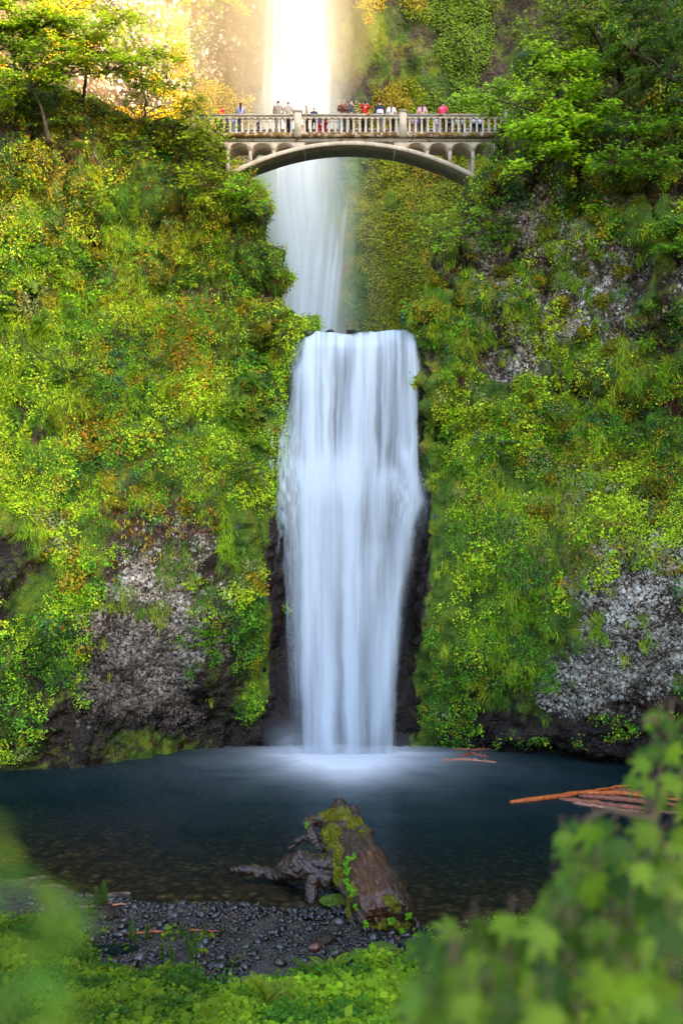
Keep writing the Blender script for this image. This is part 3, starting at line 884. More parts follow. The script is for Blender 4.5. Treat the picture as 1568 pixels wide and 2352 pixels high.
def herb_cover(side, n):
    p, nn = sample_sheet(side, n)
    d = cover_density(p, side)
    d = d + np.where(LASTREL < 0, .62, .30) * np.clip(LASTREL, -.9, .4)
    noise = .52 + .46 * fbm(p, 2.6, 3, 215) + .30 * fbm(p, 1.0, 3, 211) + .22 * vnoise(p, .38, 213)
    ok = noise < d
    p, nn = p[ok], nn[ok]
    px, py = proj(p); m = len(p)
    # patch species by slow noise
    h = fbm(p, 2.2, 3, 221); g = fbm(p, 1.1, 2, 223); k = rng.random(m)
    sp = np.zeros(m, int)
    sp[(h > .12)] = 1; sp[h < -.18] = 2; sp[(h < -.10) & (g < -.25)] = 3; sp[(g > .42)] = 4; sp[(g > .28) & (h > .3)] = 8
    sp[(h < -.3) & (g > .1)] = 6
    sp[k < .04] = 4; sp[(k > .07) & (k < .085)] = 7
    if side == 'L':
        o = ell(px, py, 410, 760, 90, 260) + .7 * ell(px, py, 350, 640, 70, 70) + .6 * ell(px, py, 220, 990, 120, 60)
        sp[(rng.random(m) < .55 * o) & (g > -.2)] = 5
        sp[(rng.random(m) < .25 * o)] = 4
        gr = ell(px, py, 60, 1000, 130, 220) + ell(px, py, 430, 970, 120, 120)
        sp[(rng.random(m) < .75 * gr)] = 1
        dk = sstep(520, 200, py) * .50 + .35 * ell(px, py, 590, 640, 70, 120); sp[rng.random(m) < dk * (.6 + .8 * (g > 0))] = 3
        gd = .6 * sstep(800, 300, py); sp[(rng.random(m) < gd) & (h > 0)] = 4; sp[(rng.random(m) < .22 * sstep(700, 300, py)) & (h < 0)] = 7
    else:
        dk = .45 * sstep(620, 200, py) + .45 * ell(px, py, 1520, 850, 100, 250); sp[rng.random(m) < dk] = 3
        sp[(rng.random(m) < .12) & (py < 1100)] = 4
        sp[(rng.random(m) < .3) & (py > 1050) & (px < 1280)] = 2
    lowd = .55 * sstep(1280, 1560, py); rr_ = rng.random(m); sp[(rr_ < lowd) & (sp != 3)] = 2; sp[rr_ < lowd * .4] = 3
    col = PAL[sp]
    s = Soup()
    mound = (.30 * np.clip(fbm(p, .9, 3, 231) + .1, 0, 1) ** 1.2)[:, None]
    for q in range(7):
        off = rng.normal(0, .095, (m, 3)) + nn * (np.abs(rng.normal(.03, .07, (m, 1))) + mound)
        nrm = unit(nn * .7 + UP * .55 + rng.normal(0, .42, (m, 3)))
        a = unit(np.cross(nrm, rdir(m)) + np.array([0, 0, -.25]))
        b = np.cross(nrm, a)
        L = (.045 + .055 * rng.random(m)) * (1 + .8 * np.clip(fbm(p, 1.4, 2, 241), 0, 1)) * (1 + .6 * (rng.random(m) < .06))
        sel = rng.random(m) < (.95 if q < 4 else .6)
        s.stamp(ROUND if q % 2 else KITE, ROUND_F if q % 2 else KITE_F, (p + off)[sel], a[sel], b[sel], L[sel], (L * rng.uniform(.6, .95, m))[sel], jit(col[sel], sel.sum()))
    o = s.build('herb_cover', M_HERB); tag(o, 'low leafy herbs creeping all over the rock wall %s of the waterfall' % ('left' if side == 'L' else 'right'), 'ground cover', kind='stuff')


herb_cover('L', 120000)
herb_cover('R', 120000)


def grass_cover(side, n, regions):
    p, nn = sample_sheet(side, n)
    px, py = proj(p)
    d = 0
    for r in regions: d = np.maximum(d, r[4] * ell(px + 40 * fbm(p, 3., 2, 301), py + 40 * fbm(p, 3., 2, 303), *r[:4]))
    ok = (.5 + .5 * fbm(p, .9, 2, 307)) < d
    p, nn, px, py = p[ok], nn[ok], px[ok], py[ok]; m = len(p)
    g = fbm(p, 1.6, 2, 311)
    s = Soup()
    for q in range(9):
        # blades start outward and hang down
        a = unit(nn * .75 + np.array([0, 0, -.85]) + rng.normal(0, .28, (m, 3)))
        hang = rng.random(m) < .72
        a[~hang] = unit(nn[~hang] * .7 + UP * .9 + rng.normal(0, .35, ((~hang).sum(), 3)))
        b = np.cross(a, nn + rng.normal(0, .4, (m, 3)))
        col = np.where((g > .25)[:, None], C_LIME, np.where((g < -.3)[:, None], C_MID, C_FRESH))
        dry = (rng.random(m) < .12 + .35 * ell(px, py, 1330, 1270, 200, 130) + .3 * ell(px, py, 330, 1300, 170, 150))
        col = np.where(dry[:, None], C_DRY, col)
        s.stamp(BLADE, BLADE_F, p + nn * .03 + rng.normal(0, .09, (m, 3)), a, b, rng.uniform(.22, .55, m), rng.uniform(.014, .028, m), jit(col, m), H=rng.uniform(.3, .5, m))
    o = s.build('grass', M_HERB); tag(o, 'hanging tufts of fine grass on the cliff %s of the waterfall' % ('left' if side == 'L' else 'right'), 'grass', kind='stuff')


grass_cover('L', 70000, [(60, 1000, 150, 280, .62), (440, 980, 150, 140, .5), (330, 800, 240, 260, .50), (480, 620, 160, 160, .35), (180, 560, 240, 180, .46), (100, 760, 160, 160, .5), (330, 1240, 220, 190, .42), (480, 1200, 120, 160, .45), (60, 1150, 90, 130, .6)])
grass_cover('R', 70000, [(1190, 1260, 160, 230, .66), (1350, 1250, 220, 120, .6), (1330, 1050, 200, 150, .48), (1250, 800, 320, 330, .40), (1100, 1120, 120, 160, .5), (1480, 900, 130, 200, .36), (1430, 1420, 150, 140, .30), (1120, 1480, 120, 180, .4)])


def hanging_fern_cover(side, n, regions):
    p, nn = sample_sheet(side, n); px, py = proj(p)
    d = 0
    for r in regions: d = np.maximum(d, r[4] * ell(px + 35 * fbm(p, 3., 2, 301), py + 35 * fbm(p, 3., 2, 303), *r[:4]))
    ok = rng.random(n) < d
    p, nn = p[ok], nn[ok]; m = len(p); g = fbm(p, .8, 2, 411)
    s = Soup()
    for q in range(3):
        a = unit(nn * .65 + np.array([0, 0, -1.]) + rng.normal(0, .22, (m, 3)))
        b = np.cross(a, nn + rng.normal(0, .3, (m, 3)))
        col = np.where((g > .2)[:, None], C_RUST, np.where((g > -.05)[:, None], C_GOLD, (.055, .09, .012)))
        s.stamp(KITE, KITE_F, p + nn * (.05 + .04 * q) + rng.normal(0, .08, (m, 3)), a, b, rng.uniform(.16, .34, m), rng.uniform(.04, .075, m), jit(col, m, .25))
    o = s.build('fern_cover', M_HERB); tag(o, 'rusty and green hanging fronds matted over the rock %s of the waterfall' % ('left' if side == 'L' else 'right'), 'ground cover', kind='stuff')


hanging_fern_cover('L', 60000, [(370, 1180, 190, 85, .55), (230, 950, 110, 70, .5), (500, 1130, 60, 110, .6), (440, 760, 60, 110, .3), (480, 470, 170, 230, .42), (200, 430, 220, 170, .42), (570, 640, 70, 130, .45), (300, 640, 120, 90, .3), (640, 900, 40, 160, .2)])
hanging_fern_cover('R', 40000, [(1150, 600, 150, 230, .36), (1380, 380, 220, 260, .40), (1400, 1160, 180, 100, .36), (1480, 820, 120, 180, .3)])


def moss_lumps():
    spots = [('R', x, y, r) for x, y, r in [(1340, 620, .5), (1290, 700, .6), (1330, 760, .45), (1380, 690, .5), (1205, 925, .7), (1230, 640, .4), (1420, 1050, .9), (1330, 1050, .9), (1270, 1100, .7), (1395, 800, .5), (1345, 880, .45), (1150, 620, .5),
             (1010, 640, .6), (1430, 620, .5), (1490, 330, .8), (1470, 420, .6), (1260, 1180, .6), (1480, 1130, .8), (1050, 690, .35), (1150, 780, .35), (1440, 960, .5), (1310, 480, .6), (1365, 500, .5), (1020, 880, .35), (1190, 1060, .5)]]
    spots += [('L', x, y, r) for x, y, r in [(260, 1160, .6), (190, 1050, .5), (320, 1110, .45), (420, 1160, .5), (500, 1210, .5), (360, 650, .7), (240, 1030, .5), (590, 760, .5), (560, 700, .4), (400, 900, .45), (330, 920, .4), (110, 460, .6), (220, 580, .5),
             (60, 1080, .6), (640, 740, .35), (450, 560, .5), (300, 740, .5), (500, 500, .5), (560, 880, .5), (150, 1180, .4), (470, 1060, .4), (240, 330, .7), (120, 260, .6), (380, 300, .6)]]
    s = Soup()
    for side, x, y, r in spots:
        pt, n = wallpt(side, x, y)
        for _ in range(7):
            cc = pt + rng.normal(0, r * .40, 3) * np.array([1, .4, .8]); rr = r * rng.uniform(.25, .55)
            m = int(900 * rr)
            dv = rdir(m); dv = dv[(dv @ n) > -.3]; m = len(dv)
            q = cc + dv * rr * np.array([1, .8, .75]) * (1 + .25 * fbm(dv * 3 + cc, 1., 2, 5))[:, None]
            a = np.cross(dv, rdir(m)); b = np.cross(dv, a)
            g = rng.uniform(-.2, 1)
            base = np.array(C_GOLD) * g + np.array((.10, .125, .008)) * (1 - g)
            s.stamp(KITE, KITE_F, q, unit(a + dv * .5), b, rng.uniform(.07, .13, m), rng.uniform(.05, .10, m), jit(base, m, .22))
    tag(s.build('moss', M_HERB), 'golden green moss cushions bulging from the cliffs', 'moss', kind='stuff')


moss_lumps()


def flower_dots():
    s = Soup()
    for side, n in (('R', 900), ('L', 500)):
        p, nn = sample_sheet(side, n); px, py = proj(p)
        ok = (fbm(p, 2., 2, 501) > .15) & (py < 1350)
        p, nn = p[ok], nn[ok]; m = len(p)
        for q in range(3):
            a = np.cross(nn, rdir(m)); s.stamp(KITE, KITE_F, p + nn * .16 + rng.normal(0, .07, (m, 3)), a, np.cross(nn, a), .07, .06, jit((.05, .06, .42) if side == 'R' or q else (.1, .1, .5), m))
        if side == 'L':
            p, nn = sample_sheet(side, 2600); px, py = proj(p)
            d = ell(px, py, 400, 1000, 150, 90) + .4 * ell(px, py, 200, 720, 250, 150)
            ok = (fbm(p, 1., 2, 505) > .2) & (rng.random(len(p)) < d); p, nn = p[ok], nn[ok]; m = len(p)
            a = np.cross(nn, rdir(m)); s.stamp(KITE, KITE_F, p + nn * .18, a, np.cross(nn, a), .09, .08, jit((.45, .30, .24), m))
    tag(s.build('wildflowers', M_LEAF), 'tiny blue and pale pink flowers scattered over the cliffs', 'flowers', kind='stuff')


flower_dots()


def far_cover():
    G, Q = SHEETS['B']; V = G.reshape(-1, 3)
    c = V[Q].mean(1); px, py = proj(c); ok = (px > 380) & (px < 1400) & (py > -40) & (py < 780)
    ok |= (px > -20) & (px < 650) & (py > -40) & (py < 330)
    Qk = Q[ok]; a, b, c_, d = (V[Qk[:, j]] for j in range(4))
    ar = np.linalg.norm(np.cross(b - a, d - a), axis=1); n = 85000
    idx = rng.choice(len(Qk), n, p=ar / ar.sum()); u, v = rng.random(n)[:, None], rng.random(n)[:, None]
    p = a[idx] * (1 - u) * (1 - v) + b[idx] * u * (1 - v) + c_[idx] * u * v + d[idx] * (1 - u) * v
    px, py = proj(p)
    wx = px + 40 * fbm(p, 6., 4, 601); wy = py + 40 * fbm(p, 6., 4, 603)
    diag = (wx - 1000) * .95 + (wy - 100) * .45   # ivy spreads up to a slanting bare band
    d = .24 + .50 * sstep(190, 250, wy) - .32 * ell(wx, wy, 890, 130, 130, 95) - .55 * sstep(130, 190, diag) * sstep(230, 180, wy)
    d = d + .75 * ell(wx, wy, 1070, 100, 95, 85) + .5 * ell(wx, wy, 1000, 10, 180, 55) + .35 * ell(wx, wy, 810, 60, 60, 70)
    d = d + .10 * sstep(640, 560, wx)
    d = d * (1 - .97 * sstep(150, 85, np.abs(px - 700 - .04 * (py - 300))))
    nz = .5 + .45 * fbm(p, 2.4, 3, 611) + .2 * vnoise(p, .8, 613)
    ok = nz < d
    p = p[ok]; px, py = px[ok], py[ok]; m = len(p); g = fbm(p, 4., 2, 621)
    s = Soup(); nn = np.broadcast_to(np.array([0, -1, .15]), (m, 3))
    ivy = ((px > 980) & (py < 260))[:, None]
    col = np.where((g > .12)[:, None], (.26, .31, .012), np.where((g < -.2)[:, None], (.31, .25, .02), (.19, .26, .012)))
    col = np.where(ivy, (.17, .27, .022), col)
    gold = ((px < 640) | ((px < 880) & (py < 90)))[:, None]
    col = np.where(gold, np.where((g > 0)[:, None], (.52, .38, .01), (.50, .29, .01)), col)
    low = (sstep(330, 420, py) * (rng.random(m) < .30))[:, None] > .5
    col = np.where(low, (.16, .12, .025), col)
    for q in range(4):
        nrm = unit(nn + UP * .6 + rng.normal(0, .45, (m, 3))); a = unit(np.cross(nrm, rdir(m)) + np.array([0, 0, -.2])); b = np.cross(nrm, a)
        L = rng.uniform(.08, .19, m)
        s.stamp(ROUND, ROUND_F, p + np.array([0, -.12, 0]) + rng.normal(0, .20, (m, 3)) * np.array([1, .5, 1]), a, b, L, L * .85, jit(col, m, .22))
    tag(s.build('ivy_cover', M_HERB), 'light green creeping plants in ragged patches over the far rock bowl', 'ground cover', kind='stuff')


far_cover()

# ------------------------------------------------------------------ ferns
def fern_parts(seed, fronds=11, L=.75, droop=1.0, col=C_FRESH, width=.24, npin=17):
    r = np.random.default_rng(seed); s = Soup(); st = Soup()
    for k in range(fronds):
        ph = 2 * math.pi * (k + r.uniform(-.3, .3)) / fronds; el = r.uniform(.55, 1.25); Lk = L * r.uniform(.7, 1.1)
        t = np.linspace(0, 1, npin)
        elev = el - droop * 1.5 * t ** 1.4
        dr = np.stack([np.cos(ph) * np.cos(elev), np.sin(ph) * np.cos(elev), np.sin(elev)], -1)
        pts = np.cumsum(dr, 0) * Lk / npin
        st.tube(pts, np.linspace(.007, .003, npin) * (L / .75), 4, np.array(col) * .7)
        side = np.array([-math.sin(ph), math.cos(ph), 0])
        nrm = np.cross(dr, side)
        wl = width * Lk * np.sin(np.pi * np.clip(t * .92 + .1, 0, 1)) ** .75 * (1 - .55 * t)
        for sg in (-1, 1):
            a = unit(side * sg + dr * .45 - nrm * .12 * sg * 0 + UP * -.12)
            s.stamp(KITE, KITE_F, pts, a, dr, wl, Lk / npin * 1.15, jit(col, npin, .12) * (1 + .2 * t[:, None]))
    return s.mesh('fronds'), st.mesh('stems')


FERNS = [fern_parts(i, 10 + i, .8, .95, c) for i, c in enumerate([(.14, .235, .014), (.10, .20, .014), (.16, .23, .02)])]


def place_thing(name, meshes, mats, loc, rot, scale, label, cat, group=None):
    o = empty(name, loc); o.rotation_euler = rot; o.scale = (scale,) * 3
    for nm, me in meshes:
        link(nm, me, mats[nm] if isinstance(mats, dict) else mats, o)
    return tag(o, label, cat, group)


MATS = {'fronds': M_LEAF, 'stems': M_LEAF, 'branches': M_WOOD, 'leaves': M_LEAF, 'dead_skirt': M_LEAF, 'trunk': M_WOOD, 'crown': M_LEAF, 'root': M_WOOD}


def wall_rot(n, tilt=.55):
    up = unit(n * tilt + UP * (1 - tilt))
    z = Vector(up); return z.to_track_quat('Z', 'Y').to_euler()


def put_fern(side, px, py, sc, label, group=None, k=None, skirt=False):
    pt, n = wallpt(side, px, py)
    k = int(rng.integers(3)) if k is None else k
    ms = [('fronds', FERNS[k][0]), ('stems', FERNS[k][1])]
    if skirt:
        s = Soup(); m = 60
        a = unit(np.array([0, 0, -1.]) + rng.normal(0, .25, (m, 3))); s.stamp(BLADE, BLADE_F, rng.normal(0, .12, (m, 3)) + np.array([0, 0, -.02]), a, rdir(m), rng.uniform(.4, .9, m), rng.uniform(.02, .05, m), jit((.13, .055, .03), m))
        ms.append(('dead_skirt', s.mesh('dead_skirt')))
    rot = wall_rot(n) if not skirt else (0, 0, 0)
    return place_thing('fern', ms, MATS, pt + n * .06, rot, sc, label, 'fern', group)


g1 = 'ferns on the ledge right of the waterfall'
for x, y, s_ in [(1003, 985, 1.0), (1030, 1000, .9), (1060, 985, 1.1), (1092, 965, 1.0), (1010, 1040, .9)]:
    put_fern('R', x, y, s_, 'bright green fern in the row on the ledge right of the waterfall', g1)
g2 = 'ferns higher on the right ledge'
for x, y, s_ in [(1140, 950, 1.1), (1165, 965, 1.0), (1250, 945, 1.2), (1280, 955, 1.0)]:
    put_fern('R', x, y, s_, 'arching fern on the mossy ledge between grey rock and green slope, right cliff', g2)
put_fern('R', 1050, 1080, 1.25, 'large spreading fern alone beneath the ledge ferns right of the waterfall')
put_fern('R', 1545, 925, 1.5, 'big fern with a brown skirt of dead fronds at the right picture edge', skirt=True)
put_fern('R', 1062, 870, .8, 'small fern with brown dead fronds on the lichened right wall', skirt=True)
put_fern('R', 1360, 235, 1.1, 'dark fern high on the right cliff beside the maple boughs')
put_fern('R', 985, 790, .8, 'small yellow green fern at the lip, right side of the lower waterfall')
put_fern('R', 1365, 590, .8, 'fern sprouting above a moss cushion in the middle of the right wall')
g3 = 'ferns beside the lower waterfall on its left bank'
for x, y, s_ in [(540, 945, 1.3), (575, 960, 1.2), (555, 985, 1.2), (520, 965, 1.1)]:
    put_fern('L', x, y, s_, 'lush fern in the clump left of the waterfall, halfway up the bank', g3)
g4 = 'ferns near the lip on the left bank'
for x, y, s_ in [(600, 830, 1.0), (580, 880, 1.1), (630, 800, .9)]:
    put_fern('L', x, y, s_, 'fern just below the lip on the left bank of the lower waterfall', g4)
put_fern('L', 590, 1025, 1.0, 'fern with hanging fronds under the clump left of the waterfall')
put_fern('L', 175, 345, .9, 'small fern with a rusty dead skirt on the upper left rock', skirt=True)
put_fern('L', 100, 735, .9, 'pale fern amid coltsfoot leaves on the left slope')


# ------------------------------------------------------------------ shrubs and trees
def spray(wood, leaf, p0, p1, n, col, size, rad=.03, spread=.55, tpl=(MAPLE, MAPLE_F), tiers=True, r=None, sag=.12, flat=.30):
    """a branch from p0 to p1 with side twigs carrying leaves in flat tiers"""
    r = r or rng
    p0 = np.asarray(p0, float); p1 = np.asarray(p1, float); L = np.linalg.norm(p1 - p0)
    t = np.linspace(0, 1, 9)
    pts = p0 + (p1 - p0) * t[:, None] + np.outer(np.sin(t * math.pi) * L * sag, UP) + np.cumsum(r.normal(0, .012 * L, (9, 3)), 0)
    wood.tube(pts, np.linspace(rad, rad * .22, 9), 5, (.10, .08, .05))
    ax = unit(p1 - p0); sd = unit(np.cross(ax, UP) + 1e-4)
    nt = max(4, int(n / 9))
    for k in range(nt):
        f = r.uniform(.22, 1.0); b = p0 + (p1 - p0) * f + UP * math.sin(f * math.pi) * L * sag
        dr = unit(ax * r.uniform(.2, .9) + sd * r.normal(0, .9) + UP * r.normal(.05, .28))
        tl = L * spread * r.uniform(.3, 1.) * (1.15 - .6 * f)
        e = b + dr * tl
        tw = np.array([b, (b + e) / 2 + UP * tl * .06, e]); wood.tube(tw, np.array([.35, .22, .1]) * rad, 3, (.10, .08, .05), False)
        m = max(3, int(n / nt))
        ff = r.uniform(.25, 1.08, m)[:, None]
        q = b + (e - b) * ff + r.normal(0, 1, (m, 3)) * np.array([1, 1, .35]) * size * .9
        nrm = unit(UP + r.normal(0, flat, (m, 3)) + np.array([0, -.55, 0]))
        aa = unit(dr + r.normal(0, .6, (m, 3)) + np.array([0, -.1, -.25]))
        aa = unit(aa - nrm * (aa * nrm).sum(1, keepdims=True))
        sz = size * r.uniform(.65, 1.2, m)
        cc = np.asarray(col) * r.uniform(.8, 1.2)
        leaf.stamp(tpl[0], tpl[1], q, aa, np.cross(nrm, aa), sz, sz * 1.05, jit(cc, m, .14, .07))


def shrub(base, tips, col, size, n, label, cat='shrub', group=None, name='shrub', rad=.035, tpl=(MAPLE, MAPLE_F), sag=.12, flat=.3, spread=.55):
    base = np.asarray(base, float)
    W, Lf = Soup(), Soup()
    for tp in tips:
        spray(W, Lf, np.zeros(3), np.asarray(tp) - base, n, col, size, rad, spread, tpl, sag=sag, flat=flat)
    o = empty(name, base); W.build('branches', M_WOOD, o, True); Lf.build('leaves', M_LEAF, o)
    return tag(o, label, cat, group)


def wall_shrub(side, px, py, tips, col, size, n, label, out=.7, **kw):
    """tips are plan positions; they hang a little in front of the wall"""
    pt, nn = wallpt(side, px, py)
    pts = []
    for tx, ty in tips:
        Y = pt[1] - out * rng.uniform(.4, 1.3)
        pts.append(P(tx, ty, Y))
    return shrub(pt, pts, col, size, n, label, **kw)


C_MAP = (.25, .42, .014); C_MAPY = (.33, .42, .012); C_MAPD = (.12, .26, .014)
# left bank
wall_shrub('L', 370, 340, [(275, 325), (320, 300), (365, 325), (400, 345), (300, 355), (345, 350)], C_MAPY, .20, 46, 'bright maple shrub in flat leafy tiers under the left end of the footbridge', out=1.3)
wall_shrub('L', 500, 440, [(370, 385), (430, 375), (490, 400), (390, 440), (450, 425), (520, 450), (470, 470), (420, 400)], C_MAPY, .20, 70, 'wide yellow green maple shrub spilling over the rock below the arch springing', out=1.3)
wall_shrub('L', 555, 470, [(540, 400), (575, 405), (600, 430), (615, 470), (590, 490), (560, 440), (530, 430), (610, 450)], (.23, .42, .018), .20, 75, 'green maple bough leaning out over the mist at the left canyon edge', out=1.6)
wall_shrub('L', 505, 310, [(470, 265), (500, 280), (520, 300), (480, 320), (500, 340), (460, 300), (515, 285), (490, 360)], C_LIME, .13, 60, 'yellow green bush growing over the left end of the balustrade', out=2.0, tpl=(KITE, KITE_F))
wall_shrub('L', 470, 350, [(440, 300), (470, 320), (495, 335), (505, 360), (520, 385), (480, 370), (450, 340), (500, 390), (535, 380)], (.24, .34, .012), .15, 70, 'leafy bush hiding the foot of the bridge at its left end', out=2.0, tpl=(ROUND, ROUND_F))
wall_shrub('L', 455, 330, [(425, 290), (450, 280), (470, 300), (488, 310), (495, 325), (440, 320), (480, 290)], (.30, .38, .012), .14, 60, 'yellow green bush just below the left end of the balustrade', out=2.4, tpl=(ROUND, ROUND_F))
wall_shrub('L', 440, 270, [(420, 240), (445, 235), (465, 250), (488, 262), (475, 285), (440, 290), (485, 300)], (.30, .36, .012), .14, 60, 'golden green bush in front of the first balusters at the left', out=2.3, tpl=(KITE, KITE_F))
wall_shrub('L', 600, 590, [(625, 560), (640, 575), (650, 590), (635, 610), (615, 575)], C_FRESH, .12, 22, 'sparse twiggy shrub reaching out from the left canyon edge above the lip', out=.6, tpl=(KITE, KITE_F), spread=.7)
wall_shrub('L', 165, 870, [(90, 820), (130, 800), (180, 800), (220, 830), (240, 870), (120, 870), (170, 850), (200, 900)], (.14, .22, .03), .13, 90, 'rounded pale green shrub on the left slope above the rusty fern mat', out=.8, tpl=(ROUND, ROUND_F))
wall_shrub('L', 545, 1090, [(520, 1050), (560, 1040), (595, 1060), (612, 1085), (590, 1110), (550, 1080), (530, 1110)], (.13, .24, .02), .12, 70, 'fresh green shrub arching toward the waterfall from the left bank', out=.9, tpl=(ROUND, ROUND_F))
wall_shrub('L', 480, 1475, [(455, 1445), (475, 1435), (500, 1445), (505, 1475), (485, 1500), (460, 1480), (470, 1455)], (.12, .27, .012), .20, 26, 'single bright green leafy plant on the grey lichened rock', out=.4, cat='plant', name='leafy_plant', rad=.018)
wall_shrub('L', 15, 690, [(-10, 640), (20, 630), (45, 670), (30, 710), (-5, 720)], (.045, .085, .025), .12, 70, 'dusky grey green shrub at the left picture edge, mid slope', out=.5, tpl=(KITE, KITE_F))
wall_shrub('L', 30, 400, [(-10, 340), (30, 330), (60, 380), (40, 430), (-10, 430)], (.05, .13, .015), .15, 60, 'dense green shrub at the left picture edge below the tall trees', out=.7)
wall_shrub('L', 640, 770, [(660, 745), (690, 750), (700, 765), (670, 785), (645, 750)], (.10, .22, .014), .11, 36, 'little green bush perched on the lip at the left of the lower waterfall', out=.5, tpl=(ROUND, ROUND_F))
wall_shrub('L', 360, 850, [(330, 820), (370, 815), (400, 840), (390, 880), (340, 880)], (.15, .21, .07), .11, 60, 'soft grey green bush in the middle of the left slope', out=.5, tpl=(KITE, KITE_F))
wall_shrub('L', 400, 1000, [(370, 960), (420, 965), (470, 1000), (430, 1030), (380, 1030), (350, 990)], (.12, .22, .05), .11, 80, 'feathery light green bush beside the fern clump on the left bank', out=.6, tpl=(KITE, KITE_F))
wall_shrub('L', 110, 640, [(60, 600), (110, 590), (150, 620), (130, 660), (80, 670)], C_FRESH, .13, 60, 'yellow green leafy shrub high on the left slope', out=.5, tpl=(ROUND, ROUND_F))
wall_shrub('L', 430, 640, [(400, 600), (440, 600), (470, 630), (450, 660), (410, 660)], C_LIME, .12, 50, 'lime leaved shrub beside the orange patch on the left slope', out=.5, tpl=(ROUND, ROUND_F))
wall_shrub('L', 260, 780, [(262, 740), (300, 755), (275, 730), (330, 780)], (.12, .19, .03), .10, 8, 'nearly bare twiggy shrub with arching stems on the left slope', out=.6, tpl=(KITE, KITE_F), spread=.9, rad=.022)

wall_shrub('L', 120, 290, [(40, 240), (90, 230), (140, 225), (190, 235), (60, 290), (130, 280), (180, 280)], (.13, .25, .014), .13, 110, 'low dark bush under the bent trunk tree on the upper left slope', out=.8, tpl=(ROUND, ROUND_F))
wall_shrub('L', 320, 275, [(240, 240), (290, 235), (340, 240), (390, 245), (420, 262), (270, 275), (340, 280), (400, 285)], (.20, .30, .012), .12, 110, 'low bushy thicket along the sunlit edge left of the bridge', out=.8, tpl=(KITE, KITE_F))
wall_shrub('L', 200, 470, [(150, 430), (200, 420), (250, 440), (230, 490), (160, 490)], (.16, .28, .02), .12, 70, 'green bush below the bare grey rock face on the upper left cliff', out=.6, tpl=(ROUND, ROUND_F))

# right bank
wall_shrub('R', 1110, 520, [(960, 560), (980, 520), (1020, 500), (1050, 480), (1080, 530), (1040, 560), (1000, 580), (1090, 490)], (.26, .42, .018), .21, 72, 'light green maple boughs reaching left below the right arch springing', out=1.3)
wall_shrub('R', 1150, 520, [(1100, 470), (1140, 460), (1180, 500), (1190, 550), (1150, 580), (1110, 560), (1165, 610)], C_MAPD, .19, 75, 'darker green shrub draping down the right cliff beneath the maple', out=.7)
wall_shrub('R', 1560, 560, [(1500, 530), (1530, 510), (1575, 500), (1590, 560), (1520, 575), (1560, 590), (1500, 590)], (.17, .36, .018), .21, 70, 'mid green maple shrub jutting in at the right picture edge', out=1.2)
wall_shrub('R', 1200, 690, [(1150, 670), (1180, 660), (1230, 680), (1220, 710), (1170, 710)], (.09, .19, .02), .17, 24, 'small maple sprig against the white lichened rock, right wall', out=.5)
wall_shrub('R', 1130, 1030, [(1080, 1010), (1130, 1000), (1180, 1020), (1160, 1060), (1100, 1060)], (.12, .215, .05), .12, 70, 'bushy light green herbs below the ledge ferns, right cliff', out=.5, tpl=(ROUND, ROUND_F))
wall_shrub('R', 1500, 740, [(1460, 700), (1510, 690), (1560, 730), (1540, 790), (1480, 780)], (.045, .095, .012), .13, 60, 'dark shrub hugging the right wall near the picture edge', out=.4, tpl=(ROUND, ROUND_F))
wall_shrub('R', 1480, 1010, [(1420, 1000), (1470, 980), (1530, 990), (1560, 1030), (1490, 1040)], (.085, .17, .014), .12, 70, 'green bush under the big skirted fern at the right edge', out=.5, tpl=(ROUND, ROUND_F))
wall_shrub('R', 1080, 330, [(1165, 300), (1175, 285), (1180, 320), (1150, 345), (1130, 375), (1160, 380), (1110, 400)], (.17, .34, .014), .14, 60, 'green bush smothering the right end of the bridge deck', out=1.6, tpl=(ROUND, ROUND_F))


def tree(name, base, limbs, sprays, col, size, n, label, rad=.16, cat='tree', tpl=(MAPLE, MAPLE_F), spread=.5, flat=.36, woodcol=(.10, .08, .05), group=None):
    """limbs: polylines of world points, first starts at base. sprays: (p0,p1)"""
    base = np.asarray(base, float); T, Lf = Soup(), Soup()
    for j, pl in enumerate(limbs):
        pl = np.asarray(pl, float) - base
        tt = np.linspace(0, 1, len(pl)); ti = np.linspace(0, 1, 14)
        pts = np.stack([np.interp(ti, tt, pl[:, k]) for k in range(3)], -1) + rng.normal(0, .03, (14, 3)) * (ti[:, None] > .1)
        r0 = rad if j == 0 else rad * .5
        T.tube(pts, np.linspace(r0, r0 * .3, 14), 7, woodcol)
    for p0, p1 in sprays:
        spray(T, Lf, np.asarray(p0) - base, np.asarray(p1) - base, n, col, size, rad * .28, spread, tpl, flat=flat)
    o = empty(name, base); T.build('trunk', M_WOOD, o, True); Lf.build('crown', M_LEAF, o)
    return tag(o, label, cat, group)


def maple_tree(side, bx, by, Y, hub, reach, nsp, col, size, n, label, rad=.14, **kw):
    """trunk from (bx,by) to hub points then sprays around each hub (plan positions, depth Y)"""
    b, _ = wallpt(side, bx, by)
    limbs, sp = [], []
    prev = b
    for (hx, hy, dY) in hub:
        h = P(hx, hy, Y + dY); limbs.append([prev, (prev + h) / 2 + np.array([.1, 0, .15]), h]); prev = h if len(limbs) == 1 else prev
        for k in range(nsp):
            an = 2 * math.pi * (k + rng.uniform(-.3, .3)) / nsp
            e = h + np.array([math.cos(an) * reach * rng.uniform(.6, 1.15), math.sin(an) * reach * .55 * rng.uniform(.4, 1.), rng.normal(.05, .32) * reach])
            sp.append((h + rng.normal(0, .1, 3), e))
    return tree('tree', b, limbs, sp, col, size, n, label, rad, **kw)


